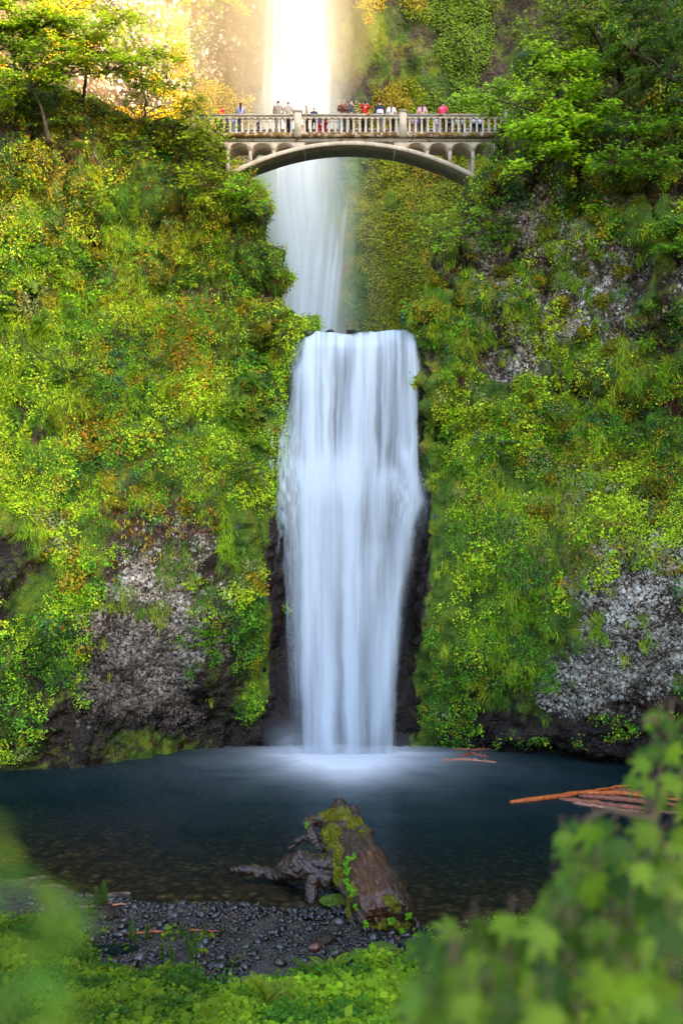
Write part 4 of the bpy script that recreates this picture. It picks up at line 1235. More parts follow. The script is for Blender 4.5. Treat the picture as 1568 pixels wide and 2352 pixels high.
# top left trees, in front of the sunlit rock
maple_tree('L', 110, 330, 44., [(75, 200, -.6), (160, 165, -.3), (250, 165, 0), (215, 120, -.2)], 2.5, 9, (.30, .42, .012), .22, 110, 'bent mossy trunk tree at upper left with layered leaves against golden rock', .13, woodcol=(.15, .12, .03))
maple_tree('L', 330, 290, 45.2, [(330, 200, 0), (360, 130, .2), (385, 195, .1), (310, 150, .1)], 1.7, 9, (.34, .44, .012), .20, 60, 'slender maple nearest the bridge at upper left, gaps of gold between its leaves', .07)
maple_tree('L', 40, 250, 43., [(30, 120, 0), (90, 60, 0), (20, 20, 0), (60, 160, -.2), (0, 70, -.3)], 2.4, 10, (.22, .36, .014), .21, 150, 'dense dark green tree filling the top left corner', .15)
maple_tree('L', 200, 240, 44.2, [(200, 90, 0), (150, 20, .2), (265, 50, .2)], 2.2, 8, (.40, .48, .010), .21, 75, 'yellow tinged tree at the top left, glowing before the sunlit cliff', .10)
maple_tree('L', 430, 285, 45.8, [(420, 255, 0), (445, 235, 0)], .9, 6, (.30, .34, .012), .14, 50, 'small golden green sapling at the left end of the footbridge', .04)
# top right
maple_tree('R', 1330, 330, 41.8, [(1285, 230, -.3), (1262, 300, -.6), (1300, 150, 0), (1255, 360, -.6), (1340, 290, -.2)], 1.9, 9, (.36, .56, .018), .24, 105, 'big fresh green maple spreading over the right cliff beside the bridge', .13)
maple_tree('R', 1240, 260, 43.4, [(1110, 225, 0), (1150, 205, 0), (1075, 232, 0), (1130, 262, .2)], .75, 6, (.34, .54, .04), .19, 46, 'maple bough hanging in front of the right end of the balustrade', .07)
maple_tree('R', 1400, 160, 42.6, [(1350, 60, 0), (1280, 60, .6), (1330, 10, .2), (1250, 110, .6)], 1.9, 7, (.20, .29, .014), .20, 80, 'olive tree at the top right leaning over the ivy rock', .11)
maple_tree('R', 1480, 200, 40.5, [(1450, 120, 0), (1520, 60, 0), (1540, 180, 0), (1460, 30, 0)], 1.9, 8, (.10, .19, .014), .18, 100, 'dark tree in deep shade in the top right corner', .13)
maple_tree('R', 1450, 330, 41.2, [(1440, 290, 0), (1510, 290, 0), (1490, 380, 0), (1400, 380, 0)], 1.6, 7, (.20, .38, .018), .20, 80, 'mid green tree on the right cliff between the big maple and the picture edge', .09)

# ================================================================== footbridge
def concrete_mat(name, moss=0., base=(.52, .42, .30)):
    m, nt = mat_new(name); N = NT(nt)
    co = N.n('ShaderNodeNewGeometry').outputs['Position']
    n1 = N.noise(2.2, co, 6, .65)
    st = N.noise(1., N.n('ShaderNodeMapping', ins={'Vector': co, 'Scale': (9., 9., .8)}).outputs[0], 4, .6)
    c = N.mix(N.remap(n1, .3, .7), tuple(x * .72 for x in base), tuple(min(1, x * 1.12) for x in base))
    c = N.mix(N.remap(st, .52, .72, 0, .55), c, (.16, .125, .085))
    if moss:
        mn = N.noise(3.2, co, 6, .7)
        f = N.remap(mn, .62 - .22 * moss, .68 - .18 * moss)
        mc = N.ramp(N.noise(5., co, 4, .6), [(.3, (.07, .035, .012)), (.5, (.14, .065, .015)), (.65, (.19, .13, .012)), (.8, (.11, .12, .012))])
        c = N.mix(f, c, mc)
    b = N.n('ShaderNodeBump', ins={'Strength': .5, 'Distance': .03, 'Height': N.noise(14., co, 6, .7)})
    p = N.n('ShaderNodeBsdfPrincipled', ins={'Base Color': c, 'Roughness': .85, 'Specular IOR Level': .2, 'Normal': b.outputs[0]})
    N.n('ShaderNodeOutputMaterial', ins={0: p.outputs[0]})
    return m


M_CON = concrete_mat('concrete'); M_CONM = concrete_mat('mossy_concrete', 1.); M_CONS = concrete_mat('stained_concrete', .35, (.34, .29, .21)); M_SOF_SHADE = concrete_mat('shaded_soffit_concrete', .25, (.17, .155, .095))  # soffit colour darkened to paint in the shade beneath the arch
BX = lambda px: (px - 784) * 47 / FP
BZ = lambda py: CZ + (1176 - py) * 47 / FP


def arcade(name, x0, x1, openings, ztop, zspring, rz, y0, y1, mat, parent, closed_end=True):
    """wall strip with semi-elliptical openings cut from below; openings = [(xa,xb)]"""
    pts = [(x0, zspring)]
    for xa, xb in openings:
        c, r = (xa + xb) / 2, (xb - xa) / 2
        for k in range(13):
            a = math.pi * k / 12
            pts.append((c - r * math.cos(a), zspring + rz * math.sin(a)))
    pts.append((x1, zspring))
    n = len(pts); V = []
    for x, z in pts:
        for y in (y0, y1): V += [(x, y, z), (x, y, ztop)]
    F = []
    for i in range(n - 1):
        a, b = i * 4, i * 4 + 4
        F += [(a, b, b + 1, a + 1), (a + 2, a + 3, b + 3, b + 2), (a, a + 2, b + 2, b), (a + 1, b + 1, b + 3, a + 3)]
    F += [(0, 1, 3, 2), (n * 4 - 4, n * 4 - 2, n * 4 - 1, n * 4 - 3)]
    return link(name, raw_mesh(name, V, [F]), mat, parent)


def footbridge():
    root = empty('footbridge', (0.43, 47.8, 31.2))
    tag(root, 'pale concrete arch footbridge with balustrade, spanning the gorge between the two waterfalls', 'bridge')
    inv = Matrix.Translation((-.43, -47.8, -31.2))

    def fix(o): o.data.transform(inv); return o
    xa, xb = -7.6, 9.2
    YF, YB = 47.0, 48.9
    s = Soup(); s.box(xa, xb, YF + .06, YB - .06, BZ(325), BZ(315.6)); s.box(xa, xb, YF + .3, YB - .3, BZ(315.6), 31.80); fix(s.build('deck', M_CONS, root))
    for y0, y1 in ((YF - .10, YF + .20), (YB - .20, YB + .10)):
        s = Soup()
        # slightly uneven, worn kerb
        xs = np.linspace(xa, xb, 160); nz = .018 * vnoise(np.stack([xs, 0 * xs + y0, 0 * xs], -1), .3, 3)
        V = []
        for x, q in zip(xs, nz): V += [(x, y0 + q, BZ(315.6) + 0.002), (x, y0 - q * .5, BZ(305.6) + q), (x, y1, BZ(305.6) + q * .5), (x, y1, BZ(315.6) + .002)]
        F = []
        for i in range(159):
            a = i * 4; b = a + 4
            F += [(a, b, b + 1, a + 1), (a + 1, b + 1, b + 2, a + 2), (a + 2, b + 2, b + 3, a + 3), (a + 3, b + 3, b, a)]
        F += [(0, 1, 2, 3), (159 * 4 + 3, 159 * 4 + 2, 159 * 4 + 1, 159 * 4)]
        s.add(V, [F]); fix(s.build('kerb', M_CONM, root))
    # arch barrel
    dx = np.linspace(-6.3, 7.0, 61)
    zi = BZ(332.4) - 1.68 * np.abs(dx / 6.36) ** 2.0; ze = BZ(323.4) - 1.62 * np.abs(dx / 6.36) ** 2.0
    y0, y1 = 47.03, 48.62
    V = []
    for d, a, b in zip(dx, zi, ze): V += [(d + .43, y0, a), (d + .43, y0, b), (d + .43, y1, b), (d + .43, y1, a)]
    F = []
    for i in range(60):
        a = i * 4; b = a + 4
        F += [(a, b, b + 1, a + 1), (a + 1, b + 1, b + 2, a + 2), (a + 2, b + 2, b + 3, a + 3), (a + 3, b + 3, b, a)]
    F += [(0, 1, 2, 3), (60 * 4 + 3, 60 * 4 + 2, 60 * 4 + 1, 60 * 4)]
    ao = fix(link('arch', raw_mesh('arch', V, [F]), M_CON, root)); ao.data.materials.append(M_SOF_SHADE)
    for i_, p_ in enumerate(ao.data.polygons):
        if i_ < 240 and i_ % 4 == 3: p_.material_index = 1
    zex = lambda x: BZ(323.4) - 1.62 * ((x - .43) / 6.36) ** 2
    # spandrel vaults and columns
    L = [(483.6, 518.3), (526.4, 570.2), (578.8, 624), (632.6, 674)]
    R = [(934.3, 977.7), (985, 1029), (1038, 1082.2), (1091, 1134), (1143, 1186)]
    for O, e0, e1 in ((L, 470, 700), (R, 905, 1195)):
        fix(arcade('spandrel', BX(e0), BX(e1), [(BX(a), BX(b)) for a, b in O], BZ(324.9), BZ(343), .37, 47.08, 48.58, M_CON, root))
    cm = []
    for px in (478.3, 522.3, 574.5, 628.3, 981.3, 1033.5, 1086.6, 1138.5):
        for ya, yb in ((47.10, 47.30), (48.36, 48.56)):
            x = BX(px); zb = zex(x) - .06 if -6.1 < x - .43 < 6.6 else zex(x) - .5
            s = Soup(); s.box(x - .085, x + .085, ya, yb, zb, BZ(342.6)); s.box(x - .115, x + .115, ya - .012, yb + .012, BZ(344.6), BZ(342.2)); fix(s.build('column', M_CON, root))
    # balustrades
    posts = [443, 684, 925, 1166]
    prof = [(0, .072), (.07, .072), (.085, .056), (.30, .062), (.55, .055), (.60, .052), (.605, .066), (.66, .066), (.665, .058), (.70, .058)]
    bs = Soup(); k = len(prof); V = []
    for z, r in prof:
        c = r * .55
        V += [(-r, -c, z), (-c, -r, z), (c, -r, z), (r, -c, z), (r, c, z), (c, r, z), (-c, r, z), (-r, c, z)]
    F = []
    for i in range(k - 1):
        for j in range(8): F.append((i * 8 + j, i * 8 + (j + 1) % 8, i * 8 + 8 + (j + 1) % 8, i * 8 + 8 + j))
    bs.add(V, [F]); bme = bs.mesh('baluster'); bme.materials.append(M_CON)
    zr, zs_ = BZ(267.4), BZ(275.4)
    for Y, front in ((YF + .05, True), (YB - .05, False)):
        for i in range(3):
            x0, x1 = BX(posts[i] + 8), BX(posts[i + 1] - 8); nb = 16; pit = (x1 - x0) / nb
            cs = [x0 + pit * (j + .5) for j in range(nb)]
            hw = pit / 2 - .058
            op = [(x0 + .001, cs[0] - .058)] + [(cs[j] + .058, cs[j + 1] - .058) for j in range(nb - 1)] + [(cs[-1] + .058, x1 - .001)]
            fix(arcade('rail_arcade', x0, x1, op, zr, zs_, .095, Y - .075, Y + .075, M_CON, root))
            s = Soup(); s.box(x0, x1, Y - .13, Y + .13, zr + .002, BZ(262.8)); s.box(x0, x1, Y - .10, Y + .10, BZ(262.8) + .001, BZ(262.2)); fix(s.build('handrail', M_CONS, root))
            for c in cs:
                if not front and abs(c - .4) > 7.2: continue
                o = link('baluster', bme, None, root); o.location = (c - .43, Y - 47.8, BZ(305.8) - 31.2)
                o.scale = (1, 1, (zs_ - BZ(305.8)) / .70)
        for px in posts:
            x = BX(px); s = Soup(); s.box(x - .19, x + .19, Y - .19, Y + .19, BZ(316), BZ(258.5))
            po = fix(s.build('post', M_CON, root))
            s = Soup(); s.box(x - .235, x + .235, Y - .235, Y + .235, BZ(258.5) + .002, BZ(256)); s.box(x - .20, x + .20, Y - .2, Y + .2, BZ(256) + .003, BZ(254.6)); fix(s.build('cap', M_CONS, po))


footbridge()


# ================================================================== people
def skin_obj(name, nodes, edges, mat, parent, sub=1, root=0):
    me = bpy.data.meshes.new(name + '_rig')
    me.from_pydata([n[:3] for n in nodes], edges, [])
    o = bpy.data.objects.new(name + '_rig', me); COL.objects.link(o)
    o.modifiers.new('skin', 'SKIN')
    for v, n in zip(me.skin_vertices[0].data, nodes): v.radius = (n[3], n[4] if len(n) > 4 else n[3])
    me.skin_vertices[0].data[root].use_root = True
    sm = o.modifiers.new('sub', 'SUBSURF'); sm.levels = sub; sm.render_levels = sub
    dg = bpy.context.evaluated_depsgraph_get()
    nm = bpy.data.meshes.new_from_object(o.evaluated_get(dg)); nm.name = name
    bpy.data.objects.remove(o); bpy.data.meshes.remove(me)
    nm.polygons.foreach_set('use_smooth', np.ones(len(nm.polygons), bool))
    nm.materials.clear(); nm.materials.append(mat)
    return link(name, nm, None, parent)


_cm = {}


def cloth(col, rough=.85):
    k = tuple(round(c, 3) for c in col)
    if k not in _cm: _cm[k] = simple_mat('fabric', col, rough, .2, .14, 9., .15)
    return _cm[k]


SKIN = [simple_mat('skin', c, .55, .35, .06, 20.) for c in ((.50, .30, .21), (.34, .19, .12), (.60, .38, .28))]


def person(px, Y, H, face, pose, top, bottom, hair, label, hairlen=0, skin=0, bend=0., sleeves=True, extra=None, build=1., dress=False, group=None):
    k = H / 1.74
    root = empty('person', ((px - 784) * Y / FP, Y, 31.815)); root.rotation_euler = (0, 0, face); root.scale = (k, k, k)
    sb, cb = math.sin(bend), math.cos(bend)

    def B(x, y, z):                                 # bend the upper body forward about the hips
        dz = z - .95
        return (x, y * cb - dz * sb, .95 + dz * cb + y * sb)
    w = build
    sh = {s: B(s * .175 * w, .0, 1.41) for s in (-1, 1)}
    if pose == 'rail': el = {s: B(s * .25, -.08, 1.15) for s in (-1, 1)}; wr = {s: B(s * .12, -.26, 1.08) for s in (-1, 1)}
    elif pose == 'phone': el = {s: B(s * .25, -.03, 1.13) for s in (-1, 1)}; wr = {s: B(s * .07, -.25, 1.19) for s in (-1, 1)}
    elif pose == 'camera': el = {s: B(s * .27, -.20, 1.27) for s in (-1, 1)}; wr = {s: B(s * .07, -.24, 1.52) for s in (-1, 1)}
    elif pose == 'point': el = {-1: B(-.25, -.02, 1.13), 1: B(.24, -.22, 1.30)}; wr = {-1: B(-.26, -.06, .90), 1: B(.2, -.46, 1.38)}
    else: el = {s: B(s * .25, .02, 1.13) for s in (-1, 1)}; wr = {s: B(s * .25, -.05, .89) for s in (-1, 1)}
    st = .05 if pose != 'walk' else .2
    # body: one continuous skin from the pelvis
    nd, ed = [], []

    def add(p, r, par=None, ry=None):
        nd.append((*p, r, ry if ry else r)); i = len(nd) - 1
        if par is not None: ed.append((par, i))
        return i
    pel = add((0, 0, .95), .135 * w, None, .10); s1 = add(B(0, 0, 1.10), .12 * w, pel, .09); ch = add(B(0, 0, 1.30), .145 * w, s1, .10)
    nk = add(B(0, .0, 1.46), .058, ch); hb = add(B(0, -.005, 1.53), .066, nk, .075); hm = add(B(0, -.012, 1.62), .078, hb, .095); ht = add(B(0, -.005, 1.695), .060, hm, .075)
    for s in (-1, 1):
        a = add(sh[s], .058, ch); b = add(el[s], .042, a); c = add(wr[s], .030, b)
        d = np.array(wr[s]) - np.array(el[s]); d = d / np.linalg.norm(d)
        add(tuple(np.array(wr[s]) + d * .085), .030, c, .018)
        hp = add((s * .095, 0, .90), .095, pel); kn = add((s * .105, -.02 - s * st * .4, .49), .060, hp); an = add((s * .105, .03 - s * st, .09), .040, kn)
        add((s * .12, -.13 - s * st, .035), .036, an)
    body = skin_obj('body', nd, ed, SKIN[skin], root)
    # fingers, thumbs, nose and ears belong to the same body mesh
    fs = Soup()
    for s in (-1, 1):
        wv = np.array(wr[s]); d = unit(wv - np.array(el[s])); side = unit(np.cross(d, UP + 1e-3)); hd = wv + d * .10
        for j, ln in enumerate((.055, .068, .072, .062)):
            q0 = hd + side * (j - 1.5) * .017
            fs.tube([q0 - d * .03, q0 + d * ln * .6, q0 + d * ln + np.array([0, 0, -.02])], [.009, .008, .006], 5)
        q0 = wv + d * .04; fs.tube([q0, q0 - side * s * .035 + d * .03, q0 - side * s * .04 + d * .065], [.011, .010, .007], 5)
    hc = np.array(B(0, -.012, 1.60)); fw = np.array(B(0, -1.012, 1.60)) - hc
    fs.tube([hc + fw * .085 + UP * .02, hc + fw * .115 - UP * .012], [.010, .015], 5)
    for s in (-1, 1): fs.tube([hc + np.array([s * .078, .0, .02]), hc + np.array([s * .088, .005, -.02])], [.016, .012], 5)
    fo = fs.build('body_detail', SKIN[skin])
    with bpy.context.temp_override(active_object=body, selected_editable_objects=[body, fo], selected_objects=[body, fo]):
        fo.matrix_world = body.matrix_world
        bpy.context.view_layer.update()
    # merge by data
    me = body.data; V0 = np.empty(len(me.vertices) * 3, np.float32); me.vertices.foreach_get('co', V0); V0 = V0.reshape(-1, 3)
    fa = {}
    for p_ in me.polygons: fa.setdefault(len(p_.vertices), []).append(tuple(p_.vertices))
    for p_ in fo.data.polygons: fa.setdefault(len(p_.vertices), []).append(tuple(i + len(V0) for i in p_.vertices))
    V1 = np.array([v.co for v in fo.data.vertices])
    nme = raw_mesh('body', np.concatenate([V0, V1]), list(fa.values()), None, True); nme.materials.append(SKIN[skin]); body.data = nme
    bpy.data.objects.remove(fo)
    # clothes
    nd, ed = [], []
    pel = add((0, 0, .93), .150 * w, None, .118); s1 = add(B(0, 0, 1.10), .140 * w, pel, .11); ch = add(B(0, 0, 1.30), .165 * w, s1, .12); nk = add(B(0, .005, 1.435), .085, ch)
    for s in (-1, 1):
        a = add(sh[s], .078, ch); b = add(el[s], .062, a)
        if sleeves: add(tuple(np.array(wr[s]) * .9 + np.array(el[s]) * .1), .045, b)
    skin_obj('jacket' if sleeves else 'shirt', nd, ed, cloth(top), root)
    nd, ed = [], []
    pel = add((0, 0, .97), .142 * w, None, .112)
    if dress:
        add((0, 0, .70), .20, pel, .17); add((0, 0, .48), .24, len(nd) - 1, .20); skin_obj('skirt', nd, ed, cloth(bottom), root)
    else:
        for s in (-1, 1):
            hp = add((s * .095, 0, .89), .108, pel); kn = add((s * .105, -.02 - s * st * .4, .49), .076, hp); add((s * .105, .03 - s * st, .10), .060, kn)
        skin_obj('trousers', nd, ed, cloth(bottom), root)
    # shoes
    s_ = Soup()
    for s in (-1, 1): s_.tube([(s * .10, .06 - s * st, .045), (s * .11, -.05 - s * st, .05), (s * .122, -.17 - s * st, .035)], [.047, .05, .036], 7)
    s_.build('shoes', cloth((.05, .045, .045)), root, True)
    # hair
    nd, ed = [], []
    a = add(B(0, .020, 1.665), .086, None, .098)
    b = add(B(0, .055, 1.60), .074, a)
    if hairlen > 0:
        c = add(B(0, .085, 1.48), .07, b); add(B(0, .115, 1.48 - hairlen), .05 if hairlen < .3 else .035, c)
    else: add(B(0, .06, 1.555), .055, b)
    skin_obj('hair', nd, ed, cloth(hair, .6), root)
    # eyes
    s_ = Soup()
    for s in (-1, 1): s_.tube([hc + fw * .078 + np.array([s * .032, 0, .022]), hc + fw * .090 + np.array([s * .032, 0, .022])], [.012, .009], 6)
    s_.build('eyes', cloth((.02, .015, .01)), root)
    tag(root, label, 'person', 'visitors on the footbridge')
    return root, B


PI = math.pi
BLK = (.014, .013, .015); JEAN = (.035, .065, .13); DKH = (.018, .012, .009); NAVY = (.012, .018, .045); GRY = (.20, .19, .20)
person(501, 47.55, 1.66, PI * .75, 'rail', (.62, .012, .012), BLK, (.60, .01, .01), 'person in a bright red hooded jacket leaning at the left end of the balustrade', bend=.5)
person(553, 47.5, 1.70, PI, 'rail', (.30, .29, .38), JEAN, DKH, 'person with a long dark ponytail, lavender grey top and blue jeans, back turned', hairlen=.32, sleeves=False)
person(639, 47.55, 1.82, PI, 'rail', (.26, .20, .15), (.30, .29, .28), (.10, .06, .04), 'person in a tan brown jacket, left of the pair standing before the bright waterfall', build=1.08)
person(662, 47.6, 1.80, PI, 'down', (.32, .27, .21), (.05, .05, .06), (.22, .15, .09), 'person in a pale beige jacket, right of the pair standing before the bright waterfall', build=1.02)
person(704, 47.5, 1.56, PI * .45, 'down', (.30, .22, .15), (.06, .045, .04), (.18, .10, .05), 'slight person in brown seen from the side just right of the left post', sleeves=False)
person(721, 47.6, 1.48, PI, 'down', (.05, .035, .075), NAVY, (.12, .08, .06), 'short person in dark purple partly lost against the bright waterfall')
r_, B_ = person(787, 47.42, 1.80, 0, 'phone', (.155, .055, .040), (.07, .12, .19), DKH, 'bearded dark haired person in a maroon sweater looking down at a phone', skin=1, build=1.05)
ph = Soup(); ph.box(-.065, .065, -.335, -.322, 1.17, 1.235); po = ph.build('phone', cloth((.015, .015, .018), .3)); po.location = r_.location; po.scale = r_.scale
tag(po, 'small dark phone in the hands of the person in the maroon sweater', 'phone')
st_ = Soup(); st_.tube([(-.10, -.10, 1.42), (-.02, -.155, 1.27), (.10, -.150, 1.10)], [.018, .018, .018], 5); st_.build('strap', cloth((.02, .018, .018)), r_)
person(808, 47.45, 1.76, -PI * .55, 'rail', (.075, .078, .095), BLK, (.03, .018, .012), 'dark haired person in a grey plaid jacket turned toward the person with the phone', skin=2)
r_, B_ = person(838, 47.42, 1.72, 0, 'camera', (.56, .035, .018), BLK, (.13, .065, .03), 'person in a red jacket aiming a camera straight at the viewer', bend=.22, skin=2)
c_ = Soup(); c_.box(-.075, .075, -.40, -.31, 1.44, 1.54); c_.box(-.035, .035, -.40, -.34, 1.54, 1.565)
co_ = c_.build('camera', cloth((.014, .014, .016), .35)); co_.location = r_.location; co_.scale = r_.scale
l_ = Soup(); l_.tube([(0, -.40, 1.485), (0, -.50, 1.475), (0, -.53, 1.472)], [.042, .042, .05], 12); lo_ = l_.build('lens', cloth((.02, .02, .022), .3), co_)
tag(co_, 'black camera with a thick lens held by the person in the red jacket', 'camera')
r_, B_ = person(872, 47.45, 1.78, PI, 'down', (.030, .030, .035), (.36, .35, .35), (.03, .018, .012), 'short haired person in a black jacket with white and purple bands, back turned', build=1.05)
bd = Soup(); bd.tube([(0, 0, 1.02), (0, 0, 1.10), (0, 0, 1.20)], [.186, .186, .182], 14, cap=False); bo = bd.build('band', cloth((.62, .60, .66)), r_, True); bo.scale = (1, .80, 1)
bd = Soup(); bd.tube([(0, 0, 1.20), (0, 0, 1.225)], [.186, .184], 14, cap=False); bo = bd.build('band', cloth((.40, .08, .42)), r_, True); bo.scale = (1, .80, 1)
person(898, 47.45, 1.64, PI, 'down', (.60, .60, .60), BLK, (.20, .075, .03), 'person with long auburn hair over a white top, back turned', hairlen=.36, sleeves=False)
person(969, 47.45, 1.66, PI, 'down', (.66, .34, .34), (.03, .025, .03), (.075, .042, .025), 'person with long brown hair over a pale pink top, back turned', hairlen=.34, sleeves=False)
r_, B_ = person(1016, 47.45, 1.70, PI * .85, 'rail', (.70, .05, .12), BLK, DKH, 'person in a raspberry red tee shirt with a white line of print on the back', sleeves=False, skin=1, build=1.05)
pr = Soup()
for j in range(9): pr.box(-.09 + j * .02, -.078 + j * .02, .135, .139, 1.33, 1.352); pr.box(-.07 + j * .016, -.061 + j * .016, .135, .139, 1.295, 1.312)
pr.build('back_print', cloth((.8, .75, .75)), r_)
kid = 'children and crouching visitors seen between the balusters'
for px, H, f, top, bot, hr, hl, lab in [
    (509, 1.06, PI, (.02, .02, .025), BLK, (.55, .02, .03), 0, 'child in black with a red hat at the left end of the balustrade'),
    (520, 1.08, PI * .8, (.16, .12, .20), (.06, .06, .10), (.16, .22, .38), 0, 'child in a purple grey coat and pale blue cap'),
    (535, 1.10, PI * .9, (.35, .50, .72), (.28, .40, .62), (.30, .18, .10), 0, 'child in a light blue shirt near the left end of the balustrade'),
    (595, .86, PI * 1.1, (.055, .045, .06), JEAN, (.05, .03, .02), 0, 'crouching person in a dark shirt and jeans with one pale arm showing'),
    (663, 1.08, PI * .6, (.05, .055, .085), BLK, DKH, 0, 'child in a dark hooded coat left of the left post'),
    (734, 1.02, PI * 1.2, (.16, .05, .20), (.52, .015, .03), (.04, .025, .02), .2, 'small child in purple with red trousers beside one in magenta'),
    (747, 1.12, PI * .7, (.56, .035, .17), (.45, .02, .10), (.045, .022, .015), .25, 'child with long dark hair in a magenta coat'),
    (946, 1.12, PI, (.36, .36, .46), (.32, .22, .17), (.35, .2, .13), 0, 'bald looking short person in a lavender grey shirt just right of the right post'),
    (960, 1.10, PI * .9, (.42, .44, .52), (.22, .21, .24), (.28, .16, .1), .12, 'short person in pale grey and white between two darker visitors'),
    (1003, 1.14, PI, (.68, .66, .64), (.60, .58, .57), (.5, .48, .46), 0, 'short person dressed all in white beside the raspberry red shirt'),
    (1032, 1.16, PI, NAVY, NAVY, DKH, .1, 'short person in navy right of the raspberry red shirt'),
    (1050, .98, PI * 1.2, (.48, .55, .66), (.05, .06, .10), (.1, .07, .05), 0, 'stooping person in a pale blue grey shirt'),
    (1062, .90, PI * 1.3, (.52, .57, .66), NAVY, (.3, .2, .12), 0, 'smallest child in a pale blue top and navy trousers'),
    (1087, 1.10, PI, (.66, .66, .68), NAVY, DKH, .1, 'short person in white and navy half hidden by maple leaves'),
    (1102, 1.02, PI * .9, (.70, .70, .72), NAVY, (.3, .17, .1), 0, 'child in a white shirt nearest the right end of the bridge'),
]:
    o, _ = person(px, 47.5 + .25 * rng.random(), H, f, 'down', top, bot, hr, lab, hairlen=hl, sleeves=rng.random() < .6)
    o['group'] = kid

# ================================================================== dead log on the beach
def remesh(s, voxel):
    me = s.mesh('tmp'); o = link('tmp', me, None)
    md = o.modifiers.new('r', 'REMESH'); md.mode = 'VOXEL'; md.voxel_size = voxel
    sm = o.modifiers.new('s', 'SMOOTH'); sm.factor = .5; sm.iterations = 3
    dg = bpy.context.evaluated_depsgraph_get(); nm = bpy.data.meshes.new_from_object(o.evaluated_get(dg))
    bpy.data.objects.remove(o)
    V = np.empty(len(nm.vertices) * 3, np.float32); nm.vertices.foreach_get('co', V); V = V.reshape(-1, 3).astype(float)
    Nn = np.array([v.normal for v in nm.vertices]); Fq = [tuple(p.vertices) for p in nm.polygons]
    fa = {}
    for f in Fq: fa.setdefault(len(f), []).append(f)
    return V, Nn, list(fa.values())


def log_mat():
    m, nt = mat_new('wet_dead_wood'); N = NT(nt)
    co = N.n('ShaderNodeTexCoord').outputs['Object']
    sep = N.n('ShaderNodeSeparateColor', ins={0: attr(N, 'Mask')}); moss, bare, wet = sep.outputs
    g = attr(N, 'Grain', 'Vector')
    gr = N.noise(1., N.n('ShaderNodeMapping', ins={'Vector': g, 'Scale': (1., 9., 9.)}).outputs[0], 6, .65)
    n1 = N.noise(3., co, 6, .65)
    bark = N.ramp(n1, [(.3, (.007, .004, .002)), (.5, (.024, .012, .006)), (.7, (.058, .030, .014)), (.85, (.085, .055, .032))])
    wood = N.ramp(gr, [(.28, (.03, .012, .006)), (.48, (.055, .019, .008)), (.62, (.10, .037, .015)), (.78, (.34, .22, .14))])
    c = N.mix(bare, bark, wood)
    c = N.mix(N.remap(gr, .5, .3, 0, .6), c, (.012, .007, .005))
    mn = N.math('ADD', N.math('MULTIPLY', N.noise(5., co, 6, .7), .7), N.math('MULTIPLY', N.noise(22., co, 4, .6), .3))
    mf = N.remap(N.math('SUBTRACT', moss, mn), -.08, .06)
    mc = N.ramp(N.noise(7., co, 4), [(.3, (.075, .085, .004)), (.5, (.17, .165, .006)), (.7, (.25, .21, .008))])
    mc = N.mix(N.remap(N.noise(45., co, 3), .35, .65), N.mix(1., mc, (.5, .5, .5), 'MULTIPLY'), mc)
    c = N.mix(mf, c, mc)
    rough = N.mix(mf, N.mix(gr, (.2,) * 3, (.55,) * 3), (.9,) * 3)
    b = N.n('ShaderNodeBump', ins={'Strength': .8, 'Distance': .04, 'Height': N.math('ADD', N.math('ADD', gr, N.math('MULTIPLY', N.noise(18., co, 6, .7), .5)), N.math('MULTIPLY', N.math('MULTIPLY', mf, N.noise(45., co, 3)), 1.2))})
    p = N.n('ShaderNodeBsdfPrincipled', ins={'Base Color': c, 'Roughness': rough, 'Specular IOR Level': .5, 'Coat Weight': N.math('MULTIPLY', N.math('SUBTRACT', 1., mf), .22), 'Coat Roughness': .16, 'Normal': b.outputs[0]})
    N.n('ShaderNodeOutputMaterial', ins={0: p.outputs[0]})
    return m


